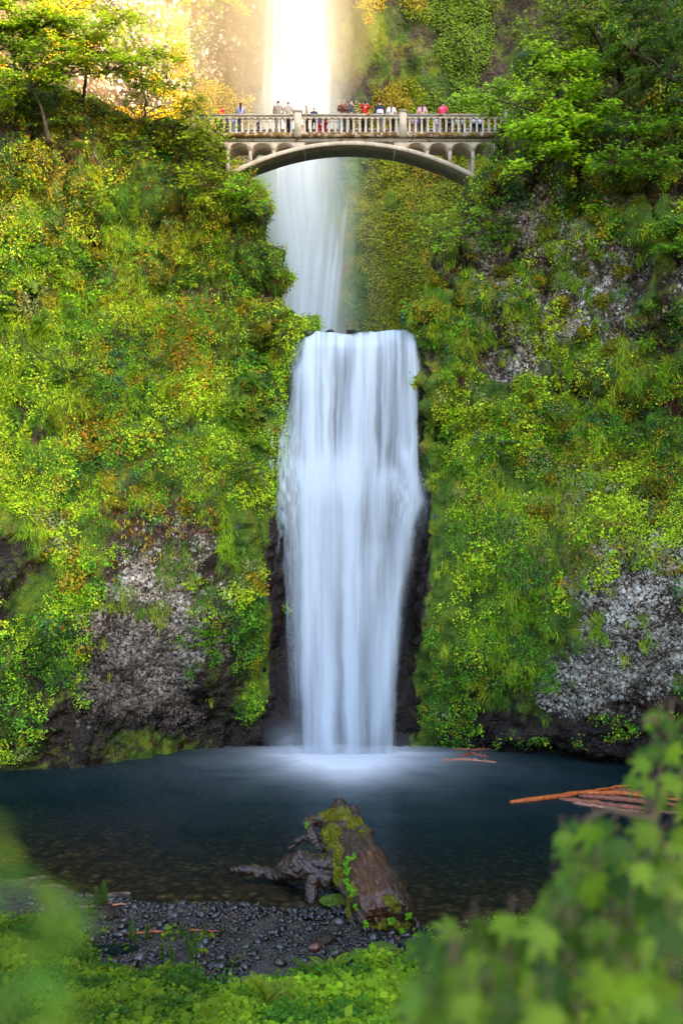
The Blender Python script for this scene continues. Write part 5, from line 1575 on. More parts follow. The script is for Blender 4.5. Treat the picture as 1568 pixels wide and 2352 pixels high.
def dead_log():
    Z = lambda x, y: (488 + .3296 * x, 1808.7 + .3296 * y)
    def pt(x, y, Y): return P(*Z(x, y), Y)
    root = empty('dead_log', (1.1, 26.6, 0))
    M = log_mat()
    sp = [pt(1215, 965, 25.35), pt(1190, 880, 25.8), pt(1150, 790, 26.5), pt(1075, 690, 27.2), pt(1040, 590, 27.9), pt(985, 480, 28.7), pt(940, 380, 29.4), pt(910, 290, 30.0), pt(895, 215, 30.5), pt(885, 170, 30.8)]
    tt = np.linspace(0, 1, 10); ti = np.linspace(0, 1, 40)
    spi = np.stack([np.interp(ti, tt, np.array(sp)[:, k]) for k in range(3)], -1)
    ri = np.interp(ti, tt, [.78, .84, .84, .83, .80, .76, .71, .66, .58, .42])
    s = Soup()
    # trunk with fluted, uneven section
    n0 = s.n; s.tube(spi, ri, 28)
    V = s.V[-1]; ax = np.repeat(spi, 28, 0); dv = V - ax; an = np.tile(np.arange(28) * 2 * math.pi / 28, 40); tl = np.repeat(ti, 28)
    fl = 1 + .09 * np.cos(an * 3 + 1.3 + tl * 2) + .05 * np.cos(an * 5 + 4 * tl) + .07 * fbm(np.stack([np.cos(an) * 2, np.sin(an) * 2, tl * 5], -1), 1., 3, 7)
    # long split down the near left side
    fl -= .10 * np.exp(-((an - 3.6) / .16) ** 2) * sstep(.62, .3, tl)
    s.V[-1] = ax + dv * fl[:, None]
    # broken rotten near end: ragged splinters
    for k in range(34):
        a = rng.uniform(0, 2 * math.pi); rr = rng.uniform(.3, .86); u = unit(np.cross(spi[1] - spi[0], UP)); w = unit(np.cross(u, spi[1] - spi[0])) * -1
        c = spi[0] + (u * math.cos(a) + UP * math.sin(a)) * rr * .86
        s.tube([c + (spi[2] - spi[0]) * .4, c, c - unit(spi[2] - spi[0]) * rng.uniform(.05, .32)], [.12, .10, .02], 6)
    # top stub
    s.tube([pt(900, 215, 30.4), pt(885, 160, 30.6), pt(860, 110, 30.7), pt(850, 100, 30.7)], [.42, .34, .28, .22], 10)
    s.tube([pt(880, 170, 30.5), pt(930, 160, 30.5), pt(985, 200, 30.4), pt(1000, 260, 30.2)], [.25, .25, .22, .2], 10)
    # hooked branch on the left
    s.tube([pt(870, 240, 30.2), pt(770, 230, 30.0), pt(690, 230, 29.9), pt(645, 260, 29.8), pt(660, 300, 29.7)], [.30, .22, .18, .15, .10], 12)
    s.tube([pt(660, 255, 29.8), pt(690, 320, 29.6), pt(715, 370, 29.5), pt(735, 410, 29.4), pt(790, 420, 29.2)], [.16, .17, .14, .16, .16], 10)
    s.tube([pt(700, 350, 29.6), pt(640, 355, 29.6), pt(590, 375, 29.6), pt(560, 410, 29.6), pt(525, 432, 29.6)], [.12, .11, .09, .07, .03], 9)
    s.tube([pt(725, 400, 29.4), pt(710, 435, 29.4)], [.09, .04], 8)
    # great root to the left, its elbow and its leg
    s.tube([pt(900, 560, 28.4), pt(800, 560, 28.3), pt(700, 560, 28.4), pt(610, 550, 28.6), pt(530, 565, 28.9), pt(470, 600, 29.2), pt(420, 610, 29.4), pt(350, 590, 29.5), pt(270, 580, 29.6), pt(190, 575, 29.7), pt(120, 570, 29.8)],
           [.48, .44, .43, .43, .36, .25, .19, .19, .18, .14, .06], 14)
    s.tube([pt(610, 510, 28.5), pt(590, 490, 28.5), pt(570, 500, 28.5)], [.28, .24, .1], 10)
    s.tube([pt(720, 620, 28.2), pt(690, 700, 27.9), pt(690, 790, 27.6), pt(685, 880, 27.4)], [.30, .20, .18, .16], 10)
    s.tube([pt(850, 640, 27.9), pt(800, 640, 28.0), pt(740, 600, 28.2)], [.34, .30, .26], 10)
    # knots on the right
    s.tube([pt(1040, 340, 29.7), pt(1085, 320, 29.8), pt(1098, 300, 29.9)], [.3, .16, .12], 9)
    s.tube([pt(1240, 690, 27.0), pt(1310, 690, 27.3), pt(1345, 720, 27.5), pt(1352, 745, 27.6)], [.4, .24, .16, .08], 9)
    s.tube([pt(1330, 800, 26.4), pt(1390, 900, 26.0), pt(1430, 990, 25.7)], [.2, .13, .06], 8)
    s.tube([pt(950, 850, 26.2), pt(990, 950, 25.8), pt(1035, 1035, 25.4)], [.14, .09, .04], 7)
    V, Nn, F = remesh(s, .032)
    q = V - root.location
    # along-grain coordinates
    k = np.argmin(((V[:, None, :] - spi[None, ::2]) ** 2).sum(2), 1)
    axd = unit(np.gradient(spi, axis=0))[::2][k]
    gl = (V * axd).sum(1); gv = V - axd * gl[:, None]
    grain = np.concatenate([gl[:, None] * .8, gv[:, :1] * 1.6 + 0 * gv[:, :1], gv[:, 2:] * 1.6], 1)
    d = .075 * fbm(grain * np.array([.7, 2.6, 2.6]), .7, 4, 3) + .035 * fbm(V, .35, 3, 5) + .02 * fbm(grain * np.array([.6, 5, 5]), .5, 3, 8)
    V2 = V + Nn * d[:, None]
    px, py = proj(V2); zx, zy = (px - 488) / .3296, (py - 1808.7) / .3296
    wz = fbm(V2, .6, 3, 11)
    zx = zx + 45 * wz; zy = zy + 45 * fbm(V2, .6, 3, 13)
    moss = .10 + .26 * np.clip(Nn[:, 2], 0, 1)
    for e in [(870, 205, 130, 75, .75), (840, 330, 110, 60, .6), (840, 400, 60, 45, .6), (985, 245, 60, 55, .7), (880, 620, 55, 100, .72), (850, 500, 45, 90, .7), (930, 830, 45, 90, .65), (1060, 300, 45, 70, .5), (970, 720, 70, 80, .75), (1270, 815, 75, 70, .8), (1240, 960, 190, 60, .8), (690, 240, 70, 50, .4)]:
        moss = np.maximum(moss, e[4] * ell(zx, zy, *e[:4]))
    bare = np.clip(1.1 * ell(zx, zy, 1110, 640, 150, 250) + .8 * ell(zx, zy, 1130, 840, 130, 100), 0, 1) + .12
    mask = np.stack([moss, np.clip(bare, 0, 1), np.ones(len(V))], 1)
    o = link('trunk', raw_mesh('trunk', V2 - np.array(root.location), F, {'Mask': mask}, True), M, root)
    at = o.data.attributes.new('Grain', 'FLOAT_VECTOR', 'POINT'); at.data.foreach_set('vector', np.ascontiguousarray(grain, np.float32).ravel())
    tag(root, 'wet mossy dead log with a hooked branch and long root lying on the gravel', 'log')
    # cushions of moss standing off the wood
    mz = moss - .35 + .35 * fbm(V2, .28, 3, 17)
    kk = np.where((mz > .27) & (Nn[:, 2] > -.1))[0]; kk = rng.choice(kk, min(len(kk) * 2, 5200))
    ms = Soup(); nd_ = unit(Nn[kk] + rng.normal(0, .5, (len(kk), 3))); a_ = np.cross(nd_, rdir(len(kk)))
    ms.stamp(KITE, KITE_F, V2[kk] - root.location + rng.normal(0, .018, (len(kk), 3)), unit(nd_ + .7 * unit(a_)), a_, rng.uniform(.03, .075, len(kk)), rng.uniform(.02, .04, len(kk)), jit((.19, .19, .010), len(kk), .3, .1))
    ms.build('moss', M_HERB, root)
    # sprigs rooted along the split and the rotten end
    for zx_, zy_, c in [(940, 490, 16), (910, 530, 14), (935, 580, 18), (915, 655, 16), (950, 690, 26), (965, 740, 14), (985, 835, 16), (1230, 940, 14), (1320, 995, 18), (1375, 890, 20), (1080, 955, 12), (660, 245, 12), (980, 470, 10)]:
        X, Y_ = Z(zx_, zy_)
        dd = (px - X) ** 2 + (py - Y_) ** 2; cand = np.where(dd < 40)[0]
        if not len(cand): cand = np.array([np.argmin(dd)])
        b = V2[cand[np.argmin(V2[cand, 1])]]
        lf = Soup(); m = c * 2; n = unit(UP * .7 + np.array([0, -.6, 0]) + rng.normal(0, .4, (m, 3))); a = unit(np.cross(n, rdir(m)))
        lf.stamp(ROUND, ROUND_F, b - root.location + np.array([0, -.05, .05]) + rng.normal(0, .032, (m, 3)), a, np.cross(n, a), rng.uniform(.06, .10, m), rng.uniform(.045, .08, m), jit((.16, .40, .015), m))
        lf.build('sprig', M_LEAF, root)


dead_log()

# ================================================================== floating driftwood, stones, beach
M_DRIFT = simple_mat('wet_red_wood', (.75, .19, .028), .35, .5, .5, 7., .5, col2=(.36, .06, .014))
M_DRIFTB = simple_mat('red_brown_wood', (.42, .11, .045), .4, .5, .5, 7., .5, col2=(.10, .03, .016))
M_DRIFTP = simple_mat('pale_drift_wood', (.36, .16, .09), .4, .5, .4, 7., .4)


def drift(pxs, rad, mat, label, group=None, z=.03):
    """floating log through plan positions on the water surface"""
    pts = []
    for x, y in pxs:
        Y = FP * (CZ - z) / (y - 1176); pts.append(P(x, y, Y))
    pts = np.array(pts); ti = np.linspace(0, 1, 22); tt = np.linspace(0, 1, len(pts))
    pp = np.stack([np.interp(ti, tt, pts[:, k]) for k in range(3)], -1); c = pp.mean(0); c[2] = 0
    s = Soup(); s.tube(pp - c + rng.normal(0, .012, (22, 3)), rad * (.55 + .45 * np.sin(np.clip(ti * 1.25 + .12, 0, 1) * math.pi) ** .5) * (1 + .12 * rng.normal(size=22)), 9)
    for _ in range(3):
        k = rng.integers(3, 19); q = pp[k] - c; s.tube([q, q + np.array([rng.normal(0, .12), -.05, .12])], [rad * .5, rad * .2], 5)
    o = s.build('driftwood', mat, None, True, c)
    return tag(o, label, 'log', group)


drift([(1172, 1843), (1230, 1836), (1300, 1827), (1360, 1818), (1412, 1808), (1470, 1800)], .115, M_DRIFT, 'longest bright orange floating log, slim and pointing left into the pool')
g = 'red brown logs rafted at the right edge of the pool'
drift([(1285, 1834), (1370, 1846), (1470, 1858), (1580, 1872)], .14, M_DRIFTB, 'red brown log at the front of the raft right of the pool', g)
drift([(1330, 1828), (1420, 1836), (1520, 1846), (1590, 1853)], .15, M_DRIFTB, 'second red brown log behind the front one in the raft', g)
drift([(1348, 1822), (1430, 1822), (1520, 1832), (1590, 1842)], .13, M_DRIFT, 'orange red log in the middle of the raft of driftwood', g)
drift([(1405, 1816), (1470, 1818), (1540, 1828), (1600, 1836)], .12, M_DRIFTB, 'hindmost short log of the raft against the dark water', g)
drift([(1318, 1845), (1400, 1857), (1480, 1866)], .08, M_DRIFTP, 'thin pale stick along the near side of the raft', g)
g = 'half sunken drift pieces under the right cliff'
drift([(1017, 1747), (1060, 1744), (1100, 1747), (1138, 1751)], .10, M_DRIFTP, 'pale drift log lying flat on the water under the right cliff', g)
drift([(1060, 1736), (1085, 1731), (1120, 1738)], .09, M_DRIFTB, 'short reddish drift log just behind the pale one', g)
drift([(1040, 1720), (1090, 1722), (1130, 1721)], .06, M_DRIFTB, 'thin dark red stick floating closest to the right cliff', g)


def rock_mesh(r, seed, sub=3):
    import bmesh
    bm = bmesh.new(); bmesh.ops.create_icosphere(bm, subdivisions=sub, radius=1)
    V = np.array([v.co for v in bm.verts]); F = [[v.index for v in f.verts] for f in bm.faces]; bm.free()
    V = V * (1 + .28 * fbm(V + seed * 3.1, .9, 3, seed)[:, None]) * np.asarray(r)
    return V, np.array(F)


M_STONE = simple_mat('wet_stone', (.055, .046, .040), .35, .5, .6, 5., .5, col2=(.02, .017, .015))
M_STONEM = rock_mat('mossy_stone')
for k, (x, y, z, r, lab) in enumerate([(405, 1940, -.72, (.95, .6, .45), 'larger dim brown boulder under the shallow water left of the log'), (434, 1962, -.66, (.85, .5, .42), 'rounded dim boulder under water, nearer to the shore than its neighbour'),
                                       (470, 1908, -.85, (1.1, .5, .4), 'long low sunken rock farthest out, left of the falling water')]):
    Y = FP * (CZ - z) / (y - 1176); V, F = rock_mesh(r, k + 3)
    o = link('rock', raw_mesh('rock', V, [F], None, True), M_STONE, None, P(x, y, Y)); tag(o, lab, 'rock')


def ground_pt(px, py):
    Y = 24.
    lo, hi = 3., 30.
    for _ in range(60):
        Y = (lo + hi) / 2; p = P(px, py, Y)
        if p[2] > GZ(p[0], p[1]): lo = Y
        else: hi = Y
    p = P(px, py, Y); p[2] = float(GZ(p[0], p[1])); return p


for k, (x, y, r, ms, lab) in enumerate([(772, 2078, (.42, .3, .22), 1, 'brown mossy boulder at the water edge, left foot of the dead log'), (875, 2195, (.5, .35, .24), 1, 'moss topped dark rock below the rotten end of the dead log'),
                                        (830, 2205, (.34, .3, .2), 1, 'small mossy rock at the lower left of the log end'), (235, 2105, (.42, .3, .26), 0, 'pale grey boulder at the left end of the gravel beach'),
                                        (740, 2165, (.30, .22, .18), 0, 'angular blue grey stone on the gravel left of the log end'), (440, 2262, (.36, .26, .2), 0, 'dark boulder among the plants below the gravel'), (690, 2085, (.2, .15, .14), 0, 'wet knob of rock at the water edge under the log root')]):
    V, F = rock_mesh(r, k + 20)
    me = raw_mesh('rock', V, [F], {'Mask': np.tile([.62 if ms else .1, .1, .8], (len(V), 1)) * (1 if not ms else 1)}, True)
    o = link('rock', me, M_STONEM, None, ground_pt(x, y) + np.array([0, 0, r[2] * .35])); tag(o, lab, 'rock')


for k, (x, y, Y, r, lab) in enumerate([(712, 762, 46.0, (.34, .4, .20), 'dark wet rock at the left corner of the waterfall lip'), (757, 757, 46.5, (.22, .4, .13), 'low wet rock breaking the flow on the waterfall lip, right of the corner rock'),
                                       (958, 747, 46.1, (.30, .4, .30), 'dark rock wedged at the right corner of the waterfall lip'), (806, 756, 46.6, (.22, .4, .11), 'flat wet rock near the middle of the waterfall lip')]):
    V, F = rock_mesh(r, k + 60)
    o = link('rock', raw_mesh('rock', V, [F], None, True), M_STONE, None, P(x, y, Y) - np.array([0, 0, .13])); tag(o, lab, 'rock')


def gravel():
    s = Soup(); vs = [rock_mesh((1, .8, .6), 40 + i, 1) for i in range(7)]
    # make them angular
    n = 15000
    x = rng.uniform(-9.5, 6, n); y = rng.uniform(18.5, 27.8, n)
    d = Yshore(x) - y
    ok = (d > -.25) & (d < 8.3); x, y, d = x[ok], y[ok], d[ok]; n = len(x)
    big = rng.random(n)
    sz = .03 + .045 * rng.random(n) + .16 * (big > .93) * rng.random(n) + .05 * (d < .6) * rng.random(n)
    z = GZ(x, y) + sz * .25
    P0 = np.stack([x, y, z], -1)
    cl = np.stack([(.009, .008, .008), (.016, .015, .017), (.006, .005, .004), (.042, .042, .048), (.08, .028, .016), (.022, .016, .010)])
    ci = rng.choice(6, n, p=[.32, .27, .18, .12, .03, .08])
    for i in range(7):
        sel = np.arange(n) % 7 == i
        V, F = vs[i]; m = sel.sum(); a = unit(np.stack([rng.normal(size=m), rng.normal(size=m), rng.normal(0, .35, m)], -1)); b = np.cross(a, UP + rng.normal(0, .3, (m, 3)))
        s.stamp(V, [F], P0[sel], a, b, sz[sel], sz[sel] * rng.uniform(.7, 1.2, m), jit(cl[ci[sel]], m, .25, .06), H=sz[sel] * rng.uniform(.6, 1.1, m))
    o = s.build('gravel', col_mat('wet_gravel', .30, .6)); tag(o, 'dark wet gravel of the little beach below the pool', 'gravel', kind='stuff')


gravel()
# puddle
pp = ground_pt(262, 2185); a = np.linspace(0, 2 * math.pi, 40)[:-1]
V = np.stack([pp[0] + .62 * np.cos(a) * (1 + .15 * np.sin(3 * a)), pp[1] + .34 * np.sin(a) * (1 + .2 * np.cos(2 * a)), np.full(39, pp[2] + .06)], -1)
me = raw_mesh('water', V, [np.arange(39)[None]], {'Foam': np.zeros(39), 'Depth': np.full(39, .4)}); tag(link('water', me, M_POOL), kind='structure')


def stick(px, py, L, ang, r, mat, lab):
    p = ground_pt(px, py); d = np.array([math.cos(ang), math.sin(ang), .03]) * L / 2
    t = np.linspace(-1, 1, 9)[:, None]; s = Soup(); s.tube(t * d + rng.normal(0, .012, (9, 3)) + np.array([0, 0, .07]), r * np.linspace(1, .55, 9), 7); s.tube([d * .2 + np.array([0, 0, .07]), d * .35 + np.array([.05, .08, .14])], [r * .6, r * .3], 5)
    o = s.build('stick', mat, None, True, p); tag(o, lab, 'stick')


stick(232, 2086, 1.5, .10, .045, M_DRIFTP, 'long pale stick at the water edge on the left of the beach')
stick(130, 2170, 1.0, .02, .06, M_DRIFTP, 'buff driftwood piece half veiled by the blurred plant at left')
stick(335, 2148, 1.0, .12, .05, M_DRIFTB, 'red brown stick among the horsetails on the gravel')
stick(470, 2143, .8, -.15, .03, M_DRIFTB, 'thin reddish twig on the gravel near the middle of the beach')
stick(492, 2235, 1.1, 1.2, .035, M_TWIG, 'dark bent branch lying on the gravel above the leafy plants')

# ================================================================== plants at the foot of the slope
def horsetail(px, py, h, lab, grp):
    p = ground_pt(px, py); W, Lf = Soup(), Soup()
    lean = np.array([rng.normal(0, .12), rng.normal(0, .1), 1.]); top = lean * h
    W.tube([(0, 0, -.03), top * .5, top], [.012, .010, .004], 5, (.10, .16, .03))
    for f in np.linspace(.18, .97, 15):
        m = 14; an = np.arange(m) * 2 * math.pi / m; a = np.stack([np.cos(an), np.sin(an), np.full(m, .55)], -1)
        l = h * .30 * (1.05 - f) ** .6 * (.5 + min(1, f * 3) * .5)
        Lf.stamp(BLADE, BLADE_F, np.broadcast_to(top * f, (m, 3)), a, np.cross(a, UP), l, .012, jit((.085, .17, .018), m))
    o = empty('horsetail', p); W.build('stem', M_LEAF, o); Lf.build('whorls', M_LEAF, o)
    tag(o, lab, 'plant', grp)


hg = 'horsetails sprouting from the gravel'
for x, y, h in [(300, 2165, .62), (335, 2168, .6), (312, 2172, .5), (373, 2215, .62), (397, 2222, .66), (432, 2185, .66), (452, 2205, .8), (445, 2215, .7), (418, 2160, .4), (468, 2150, .35), (505, 2150, .3)]:
    horsetail(x, y, h, 'feathery green horsetail standing on the gravel beach', hg)
hg2 = 'horsetails at the left water edge'
for x, y, h in [(225, 2095, .8), (238, 2098, 1.0), (246, 2094, .9), (208, 2110, .7), (180, 2120, .7)]:
    horsetail(x, y, h, 'tall thin horsetail at the water edge beside the blurred plant', hg2)


def undergrowth():
    n = 30000
    x = rng.uniform(-11, 11, n); y = rng.uniform(9, 25.5, n); z = GZ(x, y); p = np.stack([x, y, z], -1)
    px, py = proj(p)
    nz = fbm(p, 1.6, 3, 801)
    d = np.zeros(n)
    # limit of the plants against the gravel
    lim = np.interp(px, [-200, 180, 230, 330, 430, 470, 520, 640, 760, 900, 960, 1100, 1700], [2050, 2150, 2230, 2235, 2225, 2265, 2285, 2270, 2225, 2235, 2190, 2160, 2120]) + 30 * nz
    ok = (py > lim) & (nz + .5 * vnoise(p, .5, 803) > -.55)
    thin = rng.random(n) < .012; ok |= thin & (py > 2110) & (py < 2300) & (px < 560)
    p, px, py, nz = p[ok], px[ok], py[ok], nz[ok]; m = len(p)
    s = Soup(); W = Soup()
    h = (.10 + .34 * rng.random(m)) * (1 + .5 * sstep(600, 1100, px))
    g = fbm(p, 1.1, 2, 805)
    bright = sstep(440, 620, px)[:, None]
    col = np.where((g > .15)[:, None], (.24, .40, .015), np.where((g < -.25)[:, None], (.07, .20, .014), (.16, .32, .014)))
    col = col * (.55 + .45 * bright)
    for q in range(7):
        f = rng.uniform(.45, 1.05, m)
        pos = p + np.stack([rng.normal(0, .09, m), rng.normal(0, .09, m), h * f], -1)
        nrm = unit(UP + rng.normal(0, .38, (m, 3)) + np.array([0, -.25, 0])); a = unit(np.cross(nrm, rdir(m))); a = unit(a + np.array([0, 0, -.2]))
        L = rng.uniform(.06, .13, m) * (1 + .9 * (g > .3))
        T, TF = (MAPLE, MAPLE_F) if q in (2, 5) else (ROUND, ROUND_F) if q % 2 else (KITE, KITE_F)
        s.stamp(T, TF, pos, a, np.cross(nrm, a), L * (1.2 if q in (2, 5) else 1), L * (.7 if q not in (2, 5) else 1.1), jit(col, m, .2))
    k = rng.choice(m, 2500); a = unit(UP + rng.normal(0, .25, (2500, 3))); s.stamp(BLADE, BLADE_F, p[k], a, rdir(2500), h[k] * 1.2, .012, jit((.08, .15, .02), 2500))
    tag(s.build('undergrowth', M_LEAF), 'leafy green undergrowth covering the bank below the gravel', 'undergrowth', kind='stuff')


undergrowth()
for k, (x, y, sc, lab) in enumerate([(762, 2262, 1.25, 'feathery fern in the middle foreground above the bright herbs'), (700, 2250, .9, 'smaller fern left of the feathery one in the foreground'),
                                     (610, 2320, 1.2, 'low fern at the bottom edge amid bright herbs'), (905, 2300, 1.1, 'blurred green fern at the bottom, beneath the log end')]):
    p = ground_pt(x, y); place_thing('fern', [('fronds', FERNS[k % 3][0]), ('stems', FERNS[k % 3][1])], MATS, p + np.array([0, 0, .12]), (rng.normal(0, .15), rng.normal(0, .15) + .1, rng.uniform(0, 6)), sc, lab, 'fern')


def leaf_plant(px, py, n, size, h, col, lab):
    p = ground_pt(px, py); W, Lf = Soup(), Soup()
    for k in range(n):
        an = rng.uniform(0, 2 * math.pi); r = rng.uniform(.1, .42); e = np.array([math.cos(an) * r, math.sin(an) * r, h * rng.uniform(.6, 1.1)])
        W.tube([(0, 0, 0), e * np.array([.4, .4, .7]), e], [.012, .01, .006], 5, (.12, .17, .04))
        nrm = unit(UP + np.array([math.cos(an) * .5, math.sin(an) * .5 - .3, 0]) + rng.normal(0, .15, 3)); a = unit(np.array([math.cos(an), math.sin(an), -.3]))
        Lf.stamp(BIGM, BIGM_F, e, a, np.cross(nrm, a), size * rng.uniform(.7, 1.2), size * 1.15, jit(col, 1, .1))
    o = empty('leafy_plant', p); W.build('stems', M_LEAF, o); Lf.build('leaves', M_LEAF, o); tag(o, lab, 'plant')


leaf_plant(470, 2318, 9, .30, .35, (.05, .17, .03), 'broad lobed dark green plant at the bottom edge left of the bright herbs')
leaf_plant(545, 2335, 9, .28, .35, (.12, .26, .015), 'broad lobed bright plant at the bottom edge of the picture')
leaf_plant(705, 2262, 8, .24, .40, (.10, .25, .02), 'lobed leaf plant beside the small fern in the foreground')
leaf_plant(235, 2250, 8, .22, .30, (.08, .20, .02), 'lobed leaf plant at the left border of the gravel')
leaf_plant(980, 2215, 9, .26, .45, (.10, .23, .02), 'lobed leaf plant to the right of the rotten log end')
leaf_plant(1080, 2200, 9, .28, .5, (.09, .20, .02), 'tall lobed leaf plant behind the blurred maple at lower right')


def near_maple():
    base = np.array([1.75, 2.1, float(GZ(1.75, 2.1))])
    o = empty('maple_shrub', base); W, Lf = Soup(), Soup()
    trunk = [base - base, P(1640, 2300, 1.84) - base, P(1560, 2060, 1.88) - base, P(1500, 1880, 1.92) - base, P(1525, 1700, 1.92) - base, P(1545, 1600, 1.92) - base]
    W.tube(trunk, [.014, .010, .007, .005, .0035, .0025], 6, (.10, .05, .035))
    br = [((1560, 2060, 1.88), (1330, 2130, 1.76)), ((1500, 1880, 1.92), (1300, 1900, 2.00)), ((1640, 2300, 1.84), (1150, 2240, 1.52)), ((1640, 2300, 1.84), (1050, 2180, 2.08)), ((1640, 2300, 1.84), (1250, 2330, 1.36)), ((1525, 1700, 1.92), (1470, 1660, 1.92)), ((1500, 1880, 1.92), (1450, 1790, 2.00)), ((1640, 2300, 1.84), (1480, 2330, 1.28)),
          ((1560, 2060, 1.88), (1560, 1960, 1.68))]
    for a, b in br:
        p0, p1 = P(*a) - base, P(*b) - base; W.tube([p0, (p0 + p1) / 2 + np.array([0, 0, .03]), p1], [.008, .006, .003], 5, (.10, .045, .03))
    cl = []
    def reg(x0, x1, y0, y1, n, Y0, Y1, size):
        for _ in range(int(n * 1.5)): cl.append((rng.uniform(x0, x1), rng.uniform(y0, y1), .85 * rng.uniform(Y0, Y1), .68 * size))
    _f = .8
    reg(1470, 1590, 1625, 1690, 7, 2.2, 2.7, .085); reg(1450, 1580, 1720, 1800, 9, 2.2, 2.7, .080); reg(1500, 1590, 1690, 1850, 7, 2.2, 2.6, .08)
    reg(1270, 1330, 1900, 1960, 4, 2.0, 2.5, .07); reg(1330, 1580, 1890, 2010, 20, 1.9, 2.6, .09); reg(1250, 1580, 1980, 2120, 46, 1.7, 2.6, .09)
    reg(1090, 1580, 2090, 2230, 62, 1.5, 2.6, .088); reg(990, 1580, 2200, 2380, 80, 1.2, 2.3, .08); reg(930, 1100, 2260, 2390, 14, 1.2, 1.8, .09); reg(960, 1100, 2130, 2190, 5, 1.7, 2.3, .09)
    for x, y, Y, sz in cl:
        # keep the diagonal outline of the bough
        if y < np.interp(x, [900, 1000, 1090, 1250, 1290, 1450], [2240, 2140, 2080, 1930, 1890, 1600]): continue
        c = P(x, y, Y) - base
        nrm = unit(np.array([rng.normal(0, .35), -.55 + rng.normal(0, .25), .9])); a = unit(np.array([rng.normal(-.25, .55), -.1 + rng.normal(0, .3), -.55]))
        g = rng.random(); col = np.array((.028, .075, .010)) * (1 - g) + np.array((.15, .27, .018)) * g ** 1.3
        s_ = sz * rng.uniform(.75, 1.2)
        Lf.stamp(BIGM, BIGM_F, c, a, np.cross(nrm, a), s_, s_ * 1.2, jit(col, 1, .1))
        W.tube([c, c - a * s_ * .5 + np.array([.0, .01, .01])], [.0012, .0015], 3, (.12, .05, .03), False)
    W.build('branches', M_TWIG, o, True); Lf.build('leaves', M_LEAF, o)
    tag(o, 'out of focus maple shrub with broad leaves filling the lower right corner', 'shrub')


near_maple()


def near_left():
    base = np.array([-.42, .42, float(GZ(-.42, .42))])
    o = empty('leafy_shrub', base); W, Lf = Soup(), Soup()
    tip = P(-60, 2100, .42) - base
    W.tube([(0, 0, 0), tip * .5, tip], [.006, .005, .002], 5, (.06, .07, .02))
    for _ in range(110):
        x = rng.uniform(-120, 215); y = rng.uniform(1830, 2400); Y = rng.uniform(.30, .75)
        if y < np.interp(x, [-120, 0, 40, 110, 200, 230], [1800, 1880, 1960, 2010, 2075, 2150]): continue
        if x > np.interp(y, [2100, 2250, 2400], [215, 150, 90]): continue
        c = P(x, y, Y) - base; nrm = unit(np.array([rng.normal(0, .3), -.5, .8])); a = unit(np.array([rng.normal(.5, .4), 0, -.5]))
        Lf.stamp(ROUND, ROUND_F, c, a, np.cross(nrm, a), rng.uniform(.008, .020), rng.uniform(.004, .009), jit((.04, .12, .016) if rng.random() < .6 else (.075, .14, .010), 1, .35))
    W.build('branches', M_TWIG, o, True); Lf.build('leaves', M_LEAF, o)
    tag(o, 'soft blurred green shrub right in front of the viewer at lower left', 'shrub')


near_left()

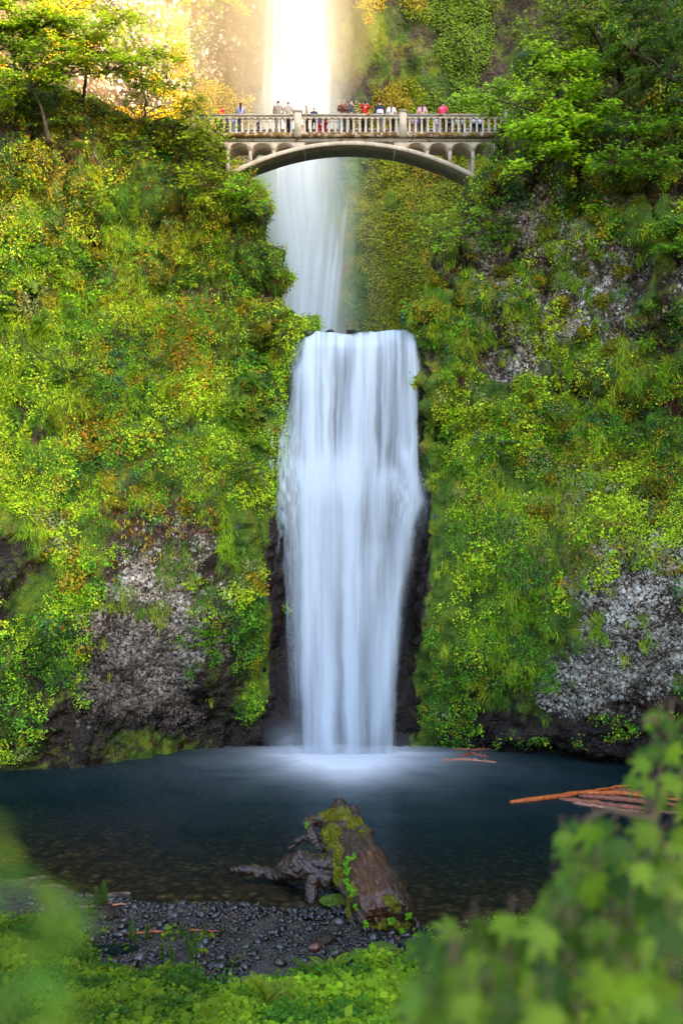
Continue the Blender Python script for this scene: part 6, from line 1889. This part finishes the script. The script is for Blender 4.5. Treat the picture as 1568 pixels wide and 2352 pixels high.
# ------------------------------------------------------------------ light and camera
TOSUN = Vector((.80, -.48, .36)).normalized()
w = bpy.data.worlds.new('World'); scn.world = w; w.use_nodes = True
nt = w.node_tree; nt.nodes.clear()
sky = nt.nodes.new('ShaderNodeTexSky'); sky.sky_type = 'NISHITA'; sky.sun_disc = False
sky.sun_elevation = math.asin(TOSUN.z); sky.sun_rotation = math.atan2(TOSUN.x, TOSUN.y)
sky.air_density = .8; sky.dust_density = 3.5; sky.ozone_density = .4
bg = nt.nodes.new('ShaderNodeBackground'); bg.inputs[1].default_value = .15
out = nt.nodes.new('ShaderNodeOutputWorld')
nt.links.new(sky.outputs[0], bg.inputs[0]); nt.links.new(bg.outputs[0], out.inputs[0])
sd = bpy.data.lights.new('sun', 'SUN'); sd.energy = 3.3; sd.angle = math.radians(.5); sd.color = (1., .70, .30)
so = bpy.data.objects.new('sun', sd); COL.objects.link(so)
so.rotation_euler = TOSUN.to_track_quat('Z', 'Y').to_euler()

# drifting spray round the upper fall
def mist(c, r, dens, col, lab):
    V, F = rock_mesh((1, 1, 1), 3, 4); V = unit(V)
    hm, hnt = mat_new('spray_mist'); HN = NT(hnt)
    pv = HN.n('ShaderNodeVolumePrincipled', ins={'Color': col, 'Density': dens, 'Anisotropy': .1})
    ho = HN.n('ShaderNodeOutputMaterial'); hnt.links.new(pv.outputs[0], ho.inputs['Volume'])
    o = link('mist', raw_mesh('mist', V * np.array(r), [F], None, True), hm, None, c); tag(o, lab, 'mist', kind='stuff')


mist(P(600, 40, 72), (9.5, 7.0, 9.5), .017, (1., .86, .55), 'golden sunlit spray drifting beside the upper waterfall')
mist(P(665, 60, 70.5), (5., 5.0, 12), .012, (.98, .94, .86), 'sunlit spray around the top of the upper waterfall')
mist(P(690, 460, 70), (4.6, 5.5, 11), .024, (.96, .95, .95), 'pale spray under the bridge at the foot of the upper waterfall')

mist(P(800, 1722, 43.9), (3.7, 2.0, 1.1), .055, (.93, .96, 1.), 'soft white spray cloud where the lower waterfall meets the pool')

cd = bpy.data.cameras.new('camera'); cam = bpy.data.objects.new('camera', cd); COL.objects.link(cam)
cam.location = (0, 0, CZ); cam.rotation_euler = (math.radians(90), 0, 0)
cd.sensor_width = 36; cd.sensor_fit = 'AUTO'; cd.lens = 36 * FP / 2352; cd.clip_start = .05; cd.clip_end = 800
cd.dof.use_dof = True; cd.dof.focus_distance = 42; cd.dof.aperture_fstop = 1.8
scn.camera = cam
scn.view_settings.view_transform = 'Standard'; scn.view_settings.look = 'None'
scn.view_settings.exposure = 3.25; scn.view_settings.gamma = 1
scn.cycles.use_denoising = True
scn.cycles.max_bounces = 8; scn.cycles.diffuse_bounces = 4; scn.cycles.transparent_max_bounces = 24
scn.cycles.sample_clamp_indirect = 6
